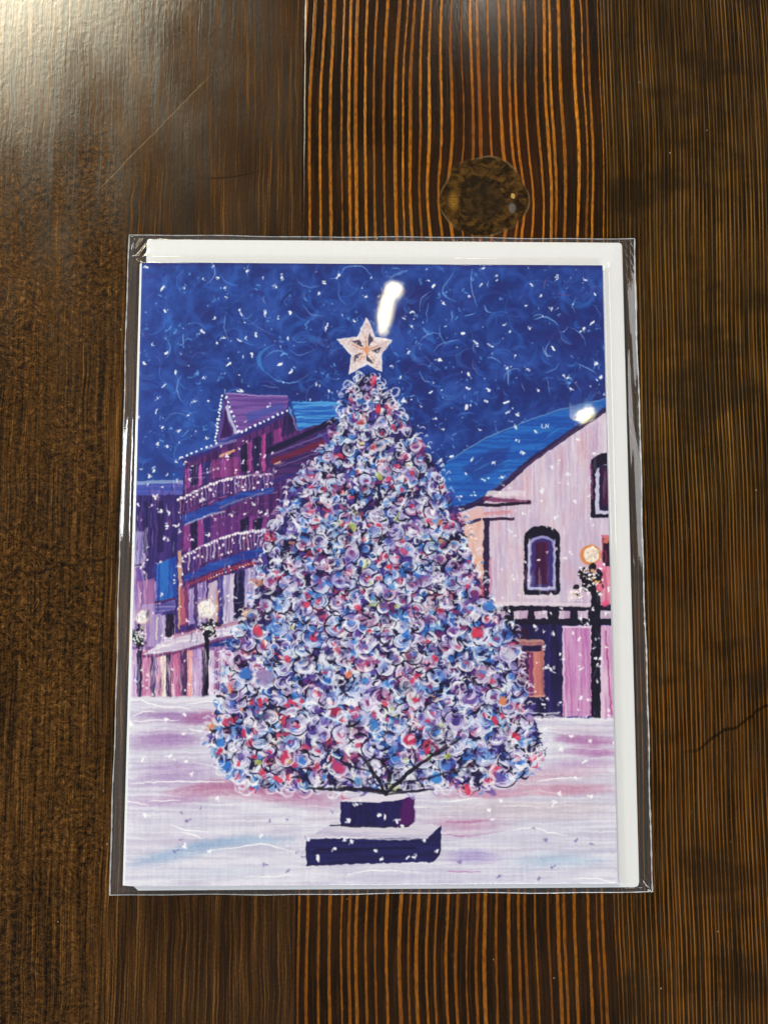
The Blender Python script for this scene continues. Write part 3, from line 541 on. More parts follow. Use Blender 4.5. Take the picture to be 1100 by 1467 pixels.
    for x, y in ((329, 1010), (316, 1085), (352, 1130), (392, 1130), (345, 1128), (414, 1134), (700, 1118), (668, 1134), (640, 1130), (776, 1072), (748, 975), (752, 1010), (760, 985), (742, 1035)):
        arc(x, y, U(7, 10), U(6, 9), U(20, 60), U(180, 300), U(2, 3.4), (226, 222, 238), 0, a=.9, taper=.6, bris=.4)
    for p, w in (([(553, 1138), (546, 1122), (536, 1108), (531, 1096)], 5), ([(553, 1136), (570, 1122), (588, 1106), (606, 1092)], 5.4), ([(606, 1092), (640, 1072), (660, 1058)], 3.6), ([(553, 1136), (525, 1130), (500, 1131)], 3.2), ([(548, 1120), (562, 1124), (573, 1118)], 2.4),
                 ([(520, 1096), (534, 1086), (548, 1090)], 2.6), ([(552, 1134), (590, 1134), (612, 1131)], 2.6), ([(556, 1128), (560, 1110), (552, 1098)], 2.6)):
        stroke(p, w, (20, 16, 34), .92, taper=.4, bris=.2)
    for x, y, an in ((364, 1132, 1), (399, 1116, .6), (670, 1132, 1.3), (316, 1076, -.8), (350, 1050, 1.6), (373, 1006, 1.5), (420, 1005, .4), (740, 1056, .6), (763, 1088, -.5), (709, 1033, 1.2), (535, 545, 1.9), (541, 585, 1.6)): dab(x, y, U(2.6, 4), (214, 44, 76), .95, 1.9, an, bris=.3)
    for x, y in ((371, 1092), (415, 1090), (615, 1086), (642, 1084), (543, 683), (505, 755)): dab(x, y, U(2.6, 4.4), (182, 206, 96), .9, 1.5, bris=.4)
    for _ in range(45):
        y = U(536, 600); x = U(np.interp(y, oy, ol)-3, np.interp(y, oy, orr)+3)
        arc(x, y, U(3, 6.5), U(2.6, 5.5), U(0, 360), U(0, 360)+U(90, 220), U(1.8, 3.4), RING[rg.integers(0, 9)], U(0, 3), a=.92, taper=.7, bris=.4)
    for x, y, c, an in ((535, 543, (206, 50, 92), 1.9), (502, 574, (170, 60, 120), 1.2), (517, 575, (56, 120, 204), .4), (541, 588, (206, 50, 76), 1.6), (556, 585, (176, 60, 110), .3), (515, 605, (214, 80, 80), 2.6), (503, 626, (56, 120, 204), .2), (534, 640, (214, 80, 96), 2), (563, 612, (206, 70, 90), 1)):
        dab(x, y, 3.6, c, .93, 1.5, an, bris=.4)
    for x, y in ((516, 540), (545, 547), (498, 552), (538, 557), (565, 562), (488, 585), (560, 577), (572, 590), (530, 622), (492, 600)):
        arc(x, y, 7, 5.5, U(0, 360), U(0, 360)+190, 3.2, (228, 226, 242), U(0, 3), a=.93, taper=.7, bris=.4)
    for _ in range(250):                                           # last touches of thick white
        y = 560+566*math.sqrt(U(0, 1)); x = U(np.interp(y, oy, ol), np.interp(y, oy, orr)-4); sc = .7+.5*(y-540)/590; a0 = U(0, 360); R = U(4.5, 9)*sc
        arc(x, y, R, R*U(.5, 1), a0, a0+U(70, 170), U(2.6, 5)*sc, [(248, 248, 252), (232, 236, 248), (240, 234, 244)][rg.integers(0, 3)], U(0, 3), a=U(.8, 1), taper=.85, bris=.4)
    for _ in range(70):                                            # feathery lower fringe
        x = U(312, 765); y = np.interp(x, [300, 350, 440, 553, 650, 720, 780], [1085, 1128, 1132, 1134, 1132, 1118, 1084])+U(-8, 6)
        if 500 < x < 600: continue
        a0 = U(-40, 60); R = U(5, 10)
        arc(x, y, R, R*U(.6, 1), a0, a0+U(100, 240), U(1.6, 3.4), [(240, 238, 247), (214, 206, 232), (92, 146, 214), (204, 60, 96), (150, 120, 184)][rg.choice(5, p=[.5, .2, .12, .08, .1])], U(-.5, .5), a=U(.7, .97), taper=.75, bris=.4)
    for p, w in (([(553, 1139), (545, 1121), (534, 1106), (526, 1092), (514, 1080)], 5.5), ([(553, 1138), (571, 1121), (590, 1104), (612, 1088), (640, 1068)], 5.5), ([(553, 1138), (520, 1132), (480, 1131), (440, 1129)], 4), ([(555, 1138), (590, 1134), (622, 1131)], 3.4),
                 ([(553, 1134), (557, 1112), (550, 1092)], 3.6), ([(571, 1121), (600, 1118), (640, 1108), (676, 1096)], 3), ([(534, 1106), (504, 1098), (478, 1084)], 3), ([(590, 1104), (596, 1086), (590, 1070)], 2.6)):
        stroke(p, w, (20, 16, 34), .9, taper=.45, bris=.3)
    for x, y in ((543, 1120), (566, 1112), (556, 1126), (528, 1118), (584, 1122)):
        arc(x, y, U(4, 7), U(4, 6), U(0, 360), U(0, 360)+200, 1.8, (206, 200, 226), 0, a=.8, taper=.7, bris=.4)
    # ---- star
    op = [(524.4, 456), (560.5, 487.4), (546.5, 532), (500, 535), (483.3, 486.5)]
    ip = [(537.5, 484), (545, 508), (524.6, 521), (503.4, 508.5), (512.3, 482.5)]
    cx, cy = 523, 502
    sp = [p for k in range(5) for p in (op[k], ip[k])]
    poly(sp, (206, 184, 190), 1, 1.5, col2=(232, 222, 226), tex='f')
    for k in range(5):
        a, b2 = op[k], ip[k]; pz = ip[k-1]
        m = ((a[0]*.42+b2[0]*.58), (a[1]*.42+b2[1]*.58))
        poly([(cx+(b2[0]-cx)*.2, cy+(b2[1]-cy)*.2), ((a[0]*.45+b2[0]*.3+cx*.25), (a[1]*.45+b2[1]*.3+cy*.25)), (cx+(b2[0]-cx)*.8, cy+(b2[1]-cy)*.8)], (52, 44, 72), .85)
        stroke([(cx, cy), (a[0]*.5+cx*.5, a[1]*.5+cy*.5)], 2, (206, 130, 96), .85, taper=.4); stroke([(cx, cy), (cx+(b2[0]-cx)*.85, cy+(b2[1]-cy)*.85)], 1.5, (226, 206, 200), .9)
        stroke([pz, a, b2], 2.2, (238, 232, 238), .92, smooth=False, bris=.25)
        stroke([(a[0]*.8+cx*.2, a[1]*.8+cy*.2), (a[0]*.5+b2[0]*.5, a[1]*.5+b2[1]*.5)], 1.2, (190, 130, 110), .6)
    dab(cx+1, cy, 4, (226, 140, 96), .85, 1.3, soft=5)
    for _ in range(40): dab(cx+rg.normal(0, 9), cy+rg.normal(0, 9), U(.5, 1), [(250, 244, 240), (220, 150, 110), (240, 226, 226)][rg.integers(0, 3)], .7, 1.6)
    # brushed edges wander a little
    dxm = (vnoise(9, 9)-.5)*3.2+(vnoise(4, 4)-.5)*1.0; dym = (vnoise(9, 9)-.5)*2.8+(vnoise(4, 4)-.5)*1.0
    yy, xx = np.mgrid[0:TH, 0:TW]
    sx = np.clip(xx+dxm, 0, TW-1.001); sy = np.clip(yy+dym, 0, TH-1.001); x0 = sx.astype(int); y0 = sy.astype(int)
    fx = (sx-x0)[..., None]; fy = (sy-y0)[..., None]
    img = (img[y0, x0]*(1-fx)+img[y0, x0+1]*fx)*(1-fy)+(img[y0+1, x0]*(1-fx)+img[y0+1, x0+1]*fx)*fy
    # local contrast of the print
    # overall print tooth
    img += ((nF-.5)*.03+(rg.random((TH, TW)).astype(np.float32)-.5)*.02)[..., None]
    return np.clip(img, 0, 1)
# ------------------------------------------------------------------ helpers
def srgb(r, g, b):
    f = lambda c: (c/255/12.92) if c <= 10.3 else ((c/255+.055)/1.055)**2.4
    return (f(r), f(g), f(b), 1)

class Nodes:
    """small arithmetic layer over shader nodes"""
    def __init__(s, name):
        s.m = bpy.data.materials.new(name); s.m.use_nodes = True; s.t = s.m.node_tree; s.t.nodes.clear()
        s.out = s.t.nodes.new('ShaderNodeOutputMaterial')
    def put(s, sock, v):
        if isinstance(v, bpy.types.NodeSocket): s.t.links.new(v, sock)
        elif v is not None: sock.default_value = v
    def math(s, op, a, b=None, c=None, clamp=False):
        n = s.t.nodes.new('ShaderNodeMath'); n.operation = op; n.use_clamp = clamp
        for i, v in enumerate((a, b, c)): s.put(n.inputs[i], v)
        return n.outputs[0]
    def add(s, a, b): return s.math('ADD', a, b)
    def sub(s, a, b): return s.math('SUBTRACT', a, b)
    def mul(s, a, b): return s.math('MULTIPLY', a, b)
    def step(s, v, lo, hi, a=0., b=1.):
        n = s.t.nodes.new('ShaderNodeMapRange'); n.interpolation_type = 'SMOOTHSTEP'
        for k, x in zip(('Value', 'From Min', 'From Max', 'To Min', 'To Max'), (v, lo, hi, a, b)): s.put(n.inputs[k], x)
        return n.outputs[0]
    def lin(s, v, lo, hi, a=0., b=1.):
        n = s.t.nodes.new('ShaderNodeMapRange')
        for k, x in zip(('Value', 'From Min', 'From Max', 'To Min', 'To Max'), (v, lo, hi, a, b)): s.put(n.inputs[k], x)
        return n.outputs[0]
    def vec(s, x=0., y=0., z=0.):
        n = s.t.nodes.new('ShaderNodeCombineXYZ')
        for i, v in enumerate((x, y, z)): s.put(n.inputs[i], v)
        return n.outputs[0]
    def noise(s, v, scale=1., detail=2., rough=.5, dist=0., dim='3D', w=None):
        n = s.t.nodes.new('ShaderNodeTexNoise'); n.noise_dimensions = dim
        if dim != '1D': s.put(n.inputs['Vector'], v)
        if w is not None: s.put(n.inputs['W'], w)
        s.put(n.inputs['Scale'], scale); s.put(n.inputs['Detail'], detail); s.put(n.inputs['Roughness'], rough); s.put(n.inputs['Distortion'], dist)
        return n.outputs[0]
    def mix(s, f, a, b, mode='MIX'):
        n = s.t.nodes.new('ShaderNodeMix'); n.data_type = 'RGBA'; n.blend_type = mode
        s.put(n.inputs[0], f); s.put(n.inputs[6], a); s.put(n.inputs[7], b)
        return n.outputs[2]
    def obj_mm(s):
        tc = s.t.nodes.new('ShaderNodeTexCoord'); sc = s.t.nodes.new('ShaderNodeVectorMath'); sc.operation = 'SCALE'; sc.inputs['Scale'].default_value = 1000
        s.t.links.new(tc.outputs['Object'], sc.inputs[0]); sp = s.t.nodes.new('ShaderNodeSeparateXYZ'); s.t.links.new(sc.outputs[0], sp.inputs[0])
        return sc.outputs[0], sp.outputs[0], sp.outputs[1], sp.outputs[2]
    def bump(s, h, strength=1., dist=.0001, normal=None):
        n = s.t.nodes.new('ShaderNodeBump'); s.put(n.inputs['Height'], h); n.inputs['Strength'].default_value = strength; n.inputs['Distance'].default_value = dist
        if normal is not None: s.put(n.inputs['Normal'], normal)
        return n.outputs[0]
    def principled(s, color, rough=.5, spec=.5, normal=None, **k):
        n = s.t.nodes.new('ShaderNodeBsdfPrincipled'); s.put(n.inputs['Base Color'], color); s.put(n.inputs['Roughness'], rough); s.put(n.inputs['Specular IOR Level'], spec)
        if normal is not None: s.put(n.inputs['Normal'], normal)
        for kk, v in k.items(): s.put(n.inputs[kk], v)
        s.t.links.new(n.outputs[0], s.out.inputs['Surface']); return n

def mesh_obj(name, verts, faces, mat, parent=None, smooth=False):
    me = bpy.data.meshes.new(name); me.from_pydata([tuple(v) for v in verts], [], faces); me.update()
    for m in (mat if isinstance(mat, (list, tuple)) else [mat]): me.materials.append(m)
    if smooth: me.polygons.foreach_set('use_smooth', [True]*len(me.polygons))
    o = bpy.data.objects.new(name, me); COL.objects.link(o)
    if parent: o.parent = parent
    return o

def thing(name, label, cat):
    o = bpy.data.objects.new(name, None); o.empty_display_size = .01; COL.objects.link(o)
    o['label'] = label; o['category'] = cat
    return o

# ------------------------------------------------------------------ the stained wooden tabletop
def wood_material():
    s = Nodes('stained_pine')
    V, X, Y, Z = s.obj_mm()
    kx, ky, kr = 27., 87.2, 10.3
    dx = s.sub(X, kx); dy = s.sub(Y, ky)
    r2 = s.math('MAXIMUM', s.add(s.mul(dx, dx), s.mul(dy, dy)), kr*kr*.8)
    # grain runs along y, wanders a little, and bends round the knot
    w1 = s.noise(s.vec(s.mul(X, .012), s.mul(Y, .014), 3.), 1., 0.)
    w2 = s.noise(s.vec(s.mul(X, .06), s.mul(Y, .028), 9.), 1., 0.)
    w3 = s.noise(s.vec(s.mul(X, .4), s.mul(Y, .08), 1.), 1., 1.)
    calm = s.step(X, 50., 60., 1., .35)
    xw = s.add(X, s.mul(s.mul(s.sub(w1, .5), 5.), calm)); xw = s.add(xw, s.mul(s.mul(s.sub(w2, .5), 2.2), calm)); xw = s.add(xw, s.mul(s.sub(w3, .5), .22))
    xw = s.sub(xw, s.mul(dx, s.math('DIVIDE', kr*kr*.15, r2)))
    mid = s.math('GREATER_THAN', X, -16.35)
    # growth rings: irregular one dimensional cells, finer to the right
    fine = s.math('MAXIMUM', s.sub(xw, 54.3), 0.)
    ph = s.add(s.mul(xw, .455), s.mul(fine, .62))
    vo = s.t.nodes.new('ShaderNodeTexVoronoi'); vo.voronoi_dimensions = '1D'; vo.feature = 'DISTANCE_TO_EDGE'
    s.put(vo.inputs['W'], s.add(ph, 40.)); vo.inputs['Scale'].default_value = 1.; vo.inputs['Randomness'].default_value = .86
    d = vo.outputs['Distance']
    wv = s.noise(None, 1.3, 1., dim='1D', w=s.add(ph, 7.3))
    wy = s.noise(s.vec(s.mul(ph, 1.), s.mul(Y, .02), 5.), 1., 1.)
    thr = s.add(s.lin(wv, .3, .7, .06, .19), s.mul(s.sub(wy, .5), .09))
    edge = s.add(.045, s.mul(s.step(X, 53., 60.), .05))
    brk = s.noise(s.vec(s.mul(X, 2.2), s.mul(Y, .30), 6.), 1., 3., .65)
    thr = s.add(thr, s.mul(s.sub(brk, .5), .17)); thr = s.add(thr, s.mul(s.sub(s.noise(s.vec(s.mul(ph, 1.1), s.mul(Y, .035), 8.), 1., 2.), .5), .12))
    line = s.step(d, s.sub(thr, edge), s.add(thr, edge), 1., 0.)
    isright = s.step(xw, 53.5, 56.5)
    lv = s.noise(s.vec(s.mul(ph, .8), s.mul(Y, .012), 11.), 1., 2.)
    pore = s.noise(s.vec(s.mul(X, 3.2), s.mul(Y, .55), 2.), 1., 3., .6)
    c_line = s.mix(s.step(lv, .3, .66), srgb(132, 76, 24), srgb(212, 132, 34))
    c_line = s.mix(s.step(pore, .36, .60, .6, 0.), c_line, srgb(70, 40, 16))
    c_right = s.mix(s.step(lv, .32, .66), srgb(92, 64, 27), srgb(168, 116, 46))
    c_right = s.mix(s.step(s.add(Y, s.mul(s.sub(w1, .5), 24.)), 2., 20., .6, 0.), c_right, srgb(138, 78, 26))   # redder nearer the viewer: edge of the grey sheen put into the colour
    c_line = s.mix(s.step(s.add(Y, s.mul(s.sub(w1, .5), 60.)), -90., 0., .62, 0.), c_line, srgb(92, 48, 18))   # darker and redder towards the near end
    c_line = s.mix(isright, c_line, c_right)
    blot = s.noise(s.vec(s.mul(X, .05), s.mul(Y, .05), 21.), 1., 3.)
    c_dark = s.mix(s.step(blot, .4, .66), srgb(20, 15, 12), srgb(37, 23, 15))
    c_dark = s.mix(isright, c_dark, s.mix(s.step(blot, .38, .66), srgb(22, 16, 9), srgb(38, 27, 14)))
    # a red tinge close beside the knot
    red = s.mul(s.step(s.math('SQRT', s.add(s.mul(s.mul(dx, dx), 1.), s.mul(s.mul(dy, dy), .16))), 10., 17., 1., 0.), s.step(dx, -9., 3., .3, 1.))
    c_dark = s.mix(s.mul(red, .4), c_dark, srgb(66, 33, 18)); c_line = s.mix(s.mul(red, .35), c_line, srgb(150, 72, 28))
    wear = s.noise(s.vec(s.mul(X, .035), s.mul(Y, .02), 25.), 1., 3., .55)
    line = s.mul(line, s.lin(wear, .34, .62, s.lin(isright, 0., 1., .72, .22), s.lin(isright, 0., 1., 1., .80)))
    fib = s.noise(s.vec(s.mul(xw, 2.6), s.mul(Y, .05), 27.), 1., 3., .7)
    c_dark = s.mix(s.step(fib, .46, .70, 0., .75), c_dark, s.mix(isright, srgb(62, 38, 18), srgb(80, 56, 27)))
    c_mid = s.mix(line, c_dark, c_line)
    speck = s.noise(s.vec(s.mul(X, 7.), s.mul(Y, 3.), 4.), 1., 2., .6)
    c_mid = s.mix(s.step(speck, .42, .7, 0., .35), c_mid, srgb(64, 45, 26))
    # darker stained patches and a cross crack on the fine grained side
    pat = s.noise(s.vec(s.mul(X, .045), s.mul(Y, .06), 95.), 1., 4., .6)
    c_mid = s.mix(s.mul(s.step(pat, .50, .66, 0., .62), s.lin(isright, 0., 1., .25, 1.)), c_mid, srgb(30, 23, 14))
    ck3 = s.math('ABSOLUTE', s.sub(s.add(Y, s.mul(s.sub(s.noise(s.vec(s.mul(X, .13), 0., 97.), 1., 3.), .5), 7.)), s.add(-77.5, s.mul(X, .5))))
    c_mid = s.mix(s.mul(s.step(ck3, .12, .6, .8, 0.), s.step(X, 68., 76.)), c_mid, srgb(17, 13, 9))
    scr = s.noise(s.vec(s.add(s.mul(X, .5), s.mul(Y, .35)), s.sub(s.mul(Y, 2.2), s.mul(X, 3.2)), 99.), .35, 2., .5)
    c_mid = s.mix(s.mul(s.step(s.math('ABSOLUTE', s.sub(scr, .5)), .0, .006, .28, 0.), s.step(pat, .5, .4)), c_mid, srgb(120, 96, 62))
    # left board: fine streaks and curly, mottled figure
    wob = s.noise(s.vec(s.mul(X, .06), s.mul(Y, .06), 31.), 1., 3.)
    xl = s.add(X, s.mul(s.sub(wob, .5), 1.8))
    st = s.noise(s.vec(s.mul(xl, 1.25), s.mul(Y, .018), 41.), 1., 4., .68)
    st2 = s.noise(s.vec(s.mul(xl, 3.0), s.mul(Y, .04), 43.), 1., 2., .7)
    cx = s.add(s.mul(X, .8), s.mul(s.noise(s.vec(s.mul(X, .16), s.mul(Y, .16), 51.), 1., 2.), 3.2))
    cy = s.add(s.mul(Y, .95), s.mul(s.noise(s.vec(s.mul(X, .2), s.mul(Y, .2), 53.), 1., 2.), 5.))
    curl = s.noise(s.vec(cx, cy, 0.), 1., 3., .6, .2)
    curl2 = s.noise(s.vec(s.mul(cx, 2.6), s.mul(cy, 3.4), 3.), 1., 2., .6)
    big = s.noise(s.vec(s.mul(X, .05), s.mul(Y, .022), 61.), 1., 3.)
    cpatch = s.step(s.noise(s.vec(s.mul(X, .045), s.mul(Y, .03), 67.), 1., 2.), .34, .6, .6, 1.)
    curlzone = s.mul(cpatch, s.mul(s.step(s.add(X, s.mul(s.sub(big, .5), 22.)), -62., -55., 1., 0.), s.step(s.add(Y, s.mul(s.sub(big, .5), 30.)), 96., 116., 1., .15)))
    fig = s.add(s.mul(curl, .55), s.mul(curl2, .45)); fig = s.add(s.mul(s.sub(fig, .5), 1.45), .5)
    grain = s.add(s.mul(st, .55), s.mul(st2, .45))
    grain = s.add(s.mul(s.sub(grain, .5), 1.5), .48)
    grain = s.add(grain, s.mul(s.sub(s.noise(s.vec(s.mul(X, 2.5), s.mul(Y, 1.6), 45.), 1., 3., .65), .5), .26))
    fig = s.add(s.mul(fig, .66), s.mul(grain, .34))
    tl = s.add(s.mul(fig, curlzone), s.mul(grain, s.sub(1., curlzone)))
    tl = s.add(tl, s.mul(s.sub(big, .5), .14))
    c_left = s.mix(s.step(tl, .36, .62), srgb(20, 14, 8), srgb(86, 57, 27))
    c_left = s.mix(s.step(tl, .54, .72), c_left, srgb(136, 96, 50))
    edgeb = s.step(X, -58., -52.)
    c_left = s.mix(s.mul(edgeb, .45), c_left, srgb(48, 31, 19))
    # fine dark cracks crossing the board
    ck = s.math('ABSOLUTE', s.sub(s.add(Y, s.mul(s.sub(s.noise(s.vec(s.mul(X, .11), 0., 71.), 1., 3.), .5), 16.)), s.add(12., s.mul(X, .18))))
    ckm = s.mul(s.step(ck, .10, .5, .7, 0.), s.mul(s.step(X, -86., -80.), s.step(X, -62., -54., 1., 0.)))
    c_left = s.mix(ckm, c_left, srgb(24, 17, 11))
    ck2 = s.math('ABSOLUTE', s.sub(Y, s.add(s.add(91.5, s.mul(s.mul(s.add(X, 40.), s.add(X, 40.)), .012)), s.mul(s.sub(w2, .5), 1.2))))
    ckm2 = s.mul(s.step(ck2, .08, .32, .7, 0.), s.mul(s.step(X, -44., -38.), s.step(X, -30., -25., 1., 0.)))
    c_left = s.mix(ckm2, c_left, srgb(24, 17, 11))
    sc1 = s.math('ABSOLUTE', s.sub(Y, s.add(s.add(115.8, s.mul(s.add(X, 40.), 1.12)), s.mul(s.sub(w3, .5), 1.))))
    scm = s.mul(s.mul(s.step(sc1, .05, .22, .55, 0.), s.step(speck, .36, .55)), s.mul(s.step(X, -66., -62.), s.step(X, -42., -37., 1., 0.)))
    c_left = s.mix(scm, c_left, srgb(170, 140, 98))
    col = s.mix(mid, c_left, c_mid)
    seam = s.step(s.math('ABSOLUTE', s.add(X, s.add(16.35, s.mul(s.sub(w3, .5), .3)))), .08, .42, .9, 0.)
    col = s.mix(seam, col, srgb(22, 15, 10))
    # the knot
    kn = s.noise(s.vec(s.mul(X, .25), s.mul(Y, .25), 81.), 1., 3.)
    kd = s.math('SQRT', s.add(s.mul(s.mul(dx, dx), 1.04), s.mul(dy, dy)))
    kd = s.add(kd, s.mul(s.sub(kn, .5), 1.0)); kd = s.add(kd, s.mul(s.sub(s.noise(s.vec(s.mul(X, .085), s.mul(Y, .085), 82.), 1., 1.), .5), 5.5))
    kmask = s.step(kd, 9.7, 10.4, 1., 0.)
    kn2 = s.noise(s.vec(s.mul(X, .42), s.mul(Y, .5), 83.), 1., 5., .58, .8)
    kc = s.mix(s.step(kn2, .36, .66), srgb(38, 27, 15), srgb(86, 60, 27))
    cored = s.math('SQRT', s.add(s.mul(s.add(dx, .6), s.add(dx, .6)), s.mul(s.add(dy, .8), s.add(dy, .8))))
    cored = s.add(cored, s.mul(s.sub(kn2, .5), 5.5))
    kc = s.mix(s.step(cored, 4.9, 6.3, .85, 0.), kc, s.mix(s.step(kn2, .4, .7), srgb(34, 26, 18), srgb(58, 42, 24)))
    crk = s.step(s.math('ABSOLUTE', s.sub(s.noise(s.vec(s.mul(X, .3), s.mul(Y, .5), 87.), 1., 4., .6), .5)), .004, .026, .75, 0.)
    kc = s.mix(s.mul(crk, s.step(cored, 3.5, 5.5)), kc, srgb(20, 15, 11))
    def spot(px, py, sx, sy, lo, hi):
        a = s.math('DIVIDE', s.sub(X, px), sx); b = s.math('DIVIDE', s.sub(Y, py), sy)
        return s.step(s.add(s.math('SQRT', s.add(s.mul(a, a), s.mul(b, b))), s.mul(s.sub(kn2, .5), 1.2)), lo, hi, 1., 0.)
    kc = s.mix(s.mul(s.mul(spot(19.4, 86.2, 1.3, 2.6, .3, 1.3), s.step(speck, .36, .6)), .8), kc, srgb(158, 112, 42))
    kc = s.mix(s.mul(spot(33.3, 84.6, .9, 1.4, .5, 1.2), .6), kc, srgb(110, 104, 100))
    kc = s.mix(s.mul(spot(33.6, 87.6, .55, .72, .7, 1.1), .85), kc, srgb(190, 150, 84))
    col = s.mix(kmask, col, kc)
    rim = s.mul(s.step(s.math('ABSOLUTE', s.sub(kd, 10.12)), .06, .30, .34, 0.), s.step(kn, .40, .62, .1, 1.))
    col = s.mix(rim, col, srgb(136, 118, 84))
    # dust specks and pale dents
    du = s.t.nodes.new('ShaderNodeTexVoronoi'); s.put(du.inputs['Vector'], s.vec(s.mul(X, .16), s.mul(Y, .16), 0.)); du.inputs['Scale'].default_value = 1.
    dm = s.mul(s.step(du.outputs['Distance'], .018, .04, .6, 0.), s.math('GREATER_THAN', s.noise(s.vec(s.mul(X, .05), s.mul(Y, .05), 91.), 1., 1.), .47))
    col = s.mix(dm, col, srgb(176, 158, 130))
    # varnished relief
    peel = s.noise(s.vec(s.mul(X, .9), s.mul(Y, .7), 13.), 1., 2., .55)
    ridge = s.noise(s.vec(s.mul(xl, 1.25), s.mul(Y, .03), 41.), 1., 3., .65)
    h_left = s.add(s.mul(peel, .36), s.mul(s.add(s.mul(ridge, .42), s.mul(grain, .12)), .8))
    h_mid = s.add(s.mul(line, .28), s.mul(s.noise(s.vec(s.mul(X, 1.6), s.mul(Y, .5), 15.), 1., 3., .6), .32))
    h = s.add(s.mul(h_left, s.sub(1., mid)), s.mul(h_mid, mid))
    h = s.sub(h, s.mul(seam, 1.2)); h = s.sub(h, s.mul(rim, .5)); h = s.sub(h, s.mul(ckm, .6))
    nrm = s.bump(h, .8, .000075)
    rough = s.lin(s.noise(s.vec(s.mul(X, .08), s.mul(Y, .05), 17.), 1., 3.), .3, .7, .12, .20)
    rough = s.add(rough, s.mul(s.mul(s.step(grain, .56, .36), s.sub(1., mid)), .07))
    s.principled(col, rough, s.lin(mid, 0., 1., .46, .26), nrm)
    return s.m

def make_table():
    x0, x1, y0, y1, z0 = -.42, .38, -.30, .46, -.032
    b = .004
    ring = lambda i, z: [(x0+i, y0+i, z), (x1-i, y0+i, z), (x1-i, y1-i, z), (x0+i, y1-i, z)]
    v = ring(0, z0)+ring(0, -b)+ring(b*.3, -b*.3)+ring(b, 0)
    f = [(3, 2, 1, 0), (12, 13, 14, 15)]
    for k in range(3):
        for i in range(4): f.append((4*k+i, 4*k+(i+1) % 4, 4*k+4+(i+1) % 4, 4*k+4+i))
    o = mesh_obj('tabletop', v, f, wood_material()); o['kind'] = 'structure'
    return o
make_table()

# ------------------------------------------------------------------ paper
def paper_material(name, c, warm=0):
    s = Nodes(name); V, X, Y, Z = s.obj_mm()
    n = s.noise(s.vec(s.mul(X, .9), s.mul(Y, .12), 2.), 1., 3., .6); n2 = s.noise(s.vec(s.mul(X, 5.), s.mul(Y, 5.), 5.), 1., 2.)
    col = s.mix(s.step(n, .35, .7, 0., .5), c, tuple(v*.965 for v in c[:3])+(1,))
    s.principled(col, .62, .35, s.bump(s.add(s.mul(n2, .6), n), .25, .00008))
    return s.m
PAPER = paper_material('envelope_paper', (.785, .79, .81, 1))
CARDSTOCK = paper_material('card_stock', (.80, .83, .87, 1))

# ---- envelope: two paper plies with a soft edge, one clipped corner
def make_envelope():
    X0, X1, Y0, Y1 = -52.7, 59.2, -71.2, 76.0
    def outline(i):
        pts = [(X0+1.9+i*.4, Y0+i), (X1-.9-i, Y0+i), (X1-.25-i, Y0+.3+i), (X1-i, Y0+1.0+i), (X1-i, Y1-.7-i), (X1-.2-i, Y1-.2-i), (X1-.7-i, Y1-i), (X0+.7+i, Y1-i), (X0+.2+i, Y1-.2-i), (X0+i, Y1-.7-i), (X0+i, Y0+1.9+i*.4), (X0+.9, Y0+.9+i*.7)]
        return pts
    levels = [(.12, .28), (0, .36), (0, .58), (.1, .68), (.5, .74)]
    v = []; f = []
    for i, z in levels: v += [(x*mm, y*mm, z*mm) for x, y in outline(i)]
    n = 12
    for k in range(len(levels)-1):
        for j in range(n): f.append((k*n+j, k*n+(j+1) % n, (k+1)*n+(j+1) % n, (k+1)*n+j))
    f.append(tuple(range(n))[::-1])
    # gently cushioned top
    L = len(levels)-1; ins = outline(2.4); b = len(v)
    v += [(x*mm, y*mm, .90*mm) for x, y in ins]
    for j in range(n): f.append((L*n+j, L*n+(j+1) % n, b+(j+1) % n, b+j))
    f.append(tuple(range(b, b+n)))
    o = mesh_obj('envelope', v, f, PAPER)
    o['label'] = 'plain white paper envelope showing as a margin along top and right behind the card'; o['category'] = 'envelope'
    return o
make_envelope()

# ---- greeting card: printed front cover folded over a white back cover
def print_material():
    px = make_print()
    im = bpy.data.images.new('night_tree_print', TW, TH)
    buf = np.ones((TH, TW, 4), np.float32); buf[..., :3] = px[::-1]
    im.pixels.foreach_set(buf.ravel()); im.update(); im.pack()
    s = Nodes('card_print'); V, X, Y, Z = s.obj_mm()
    t = s.t.nodes.new('ShaderNodeTexImage'); t.image = im; t.interpolation = 'Cubic'; t.extension = 'EXTEND'
    uv = s.t.nodes.new('ShaderNodeUVMap'); uv.uv_map = 'print'; s.t.links.new(uv.outputs[0], t.inputs[0])
    g = s.noise(V, 4.2, 2., .7)
    s.principled(t.outputs['Color'], .55, .10, s.bump(g, .35, .00004))
    return s.m

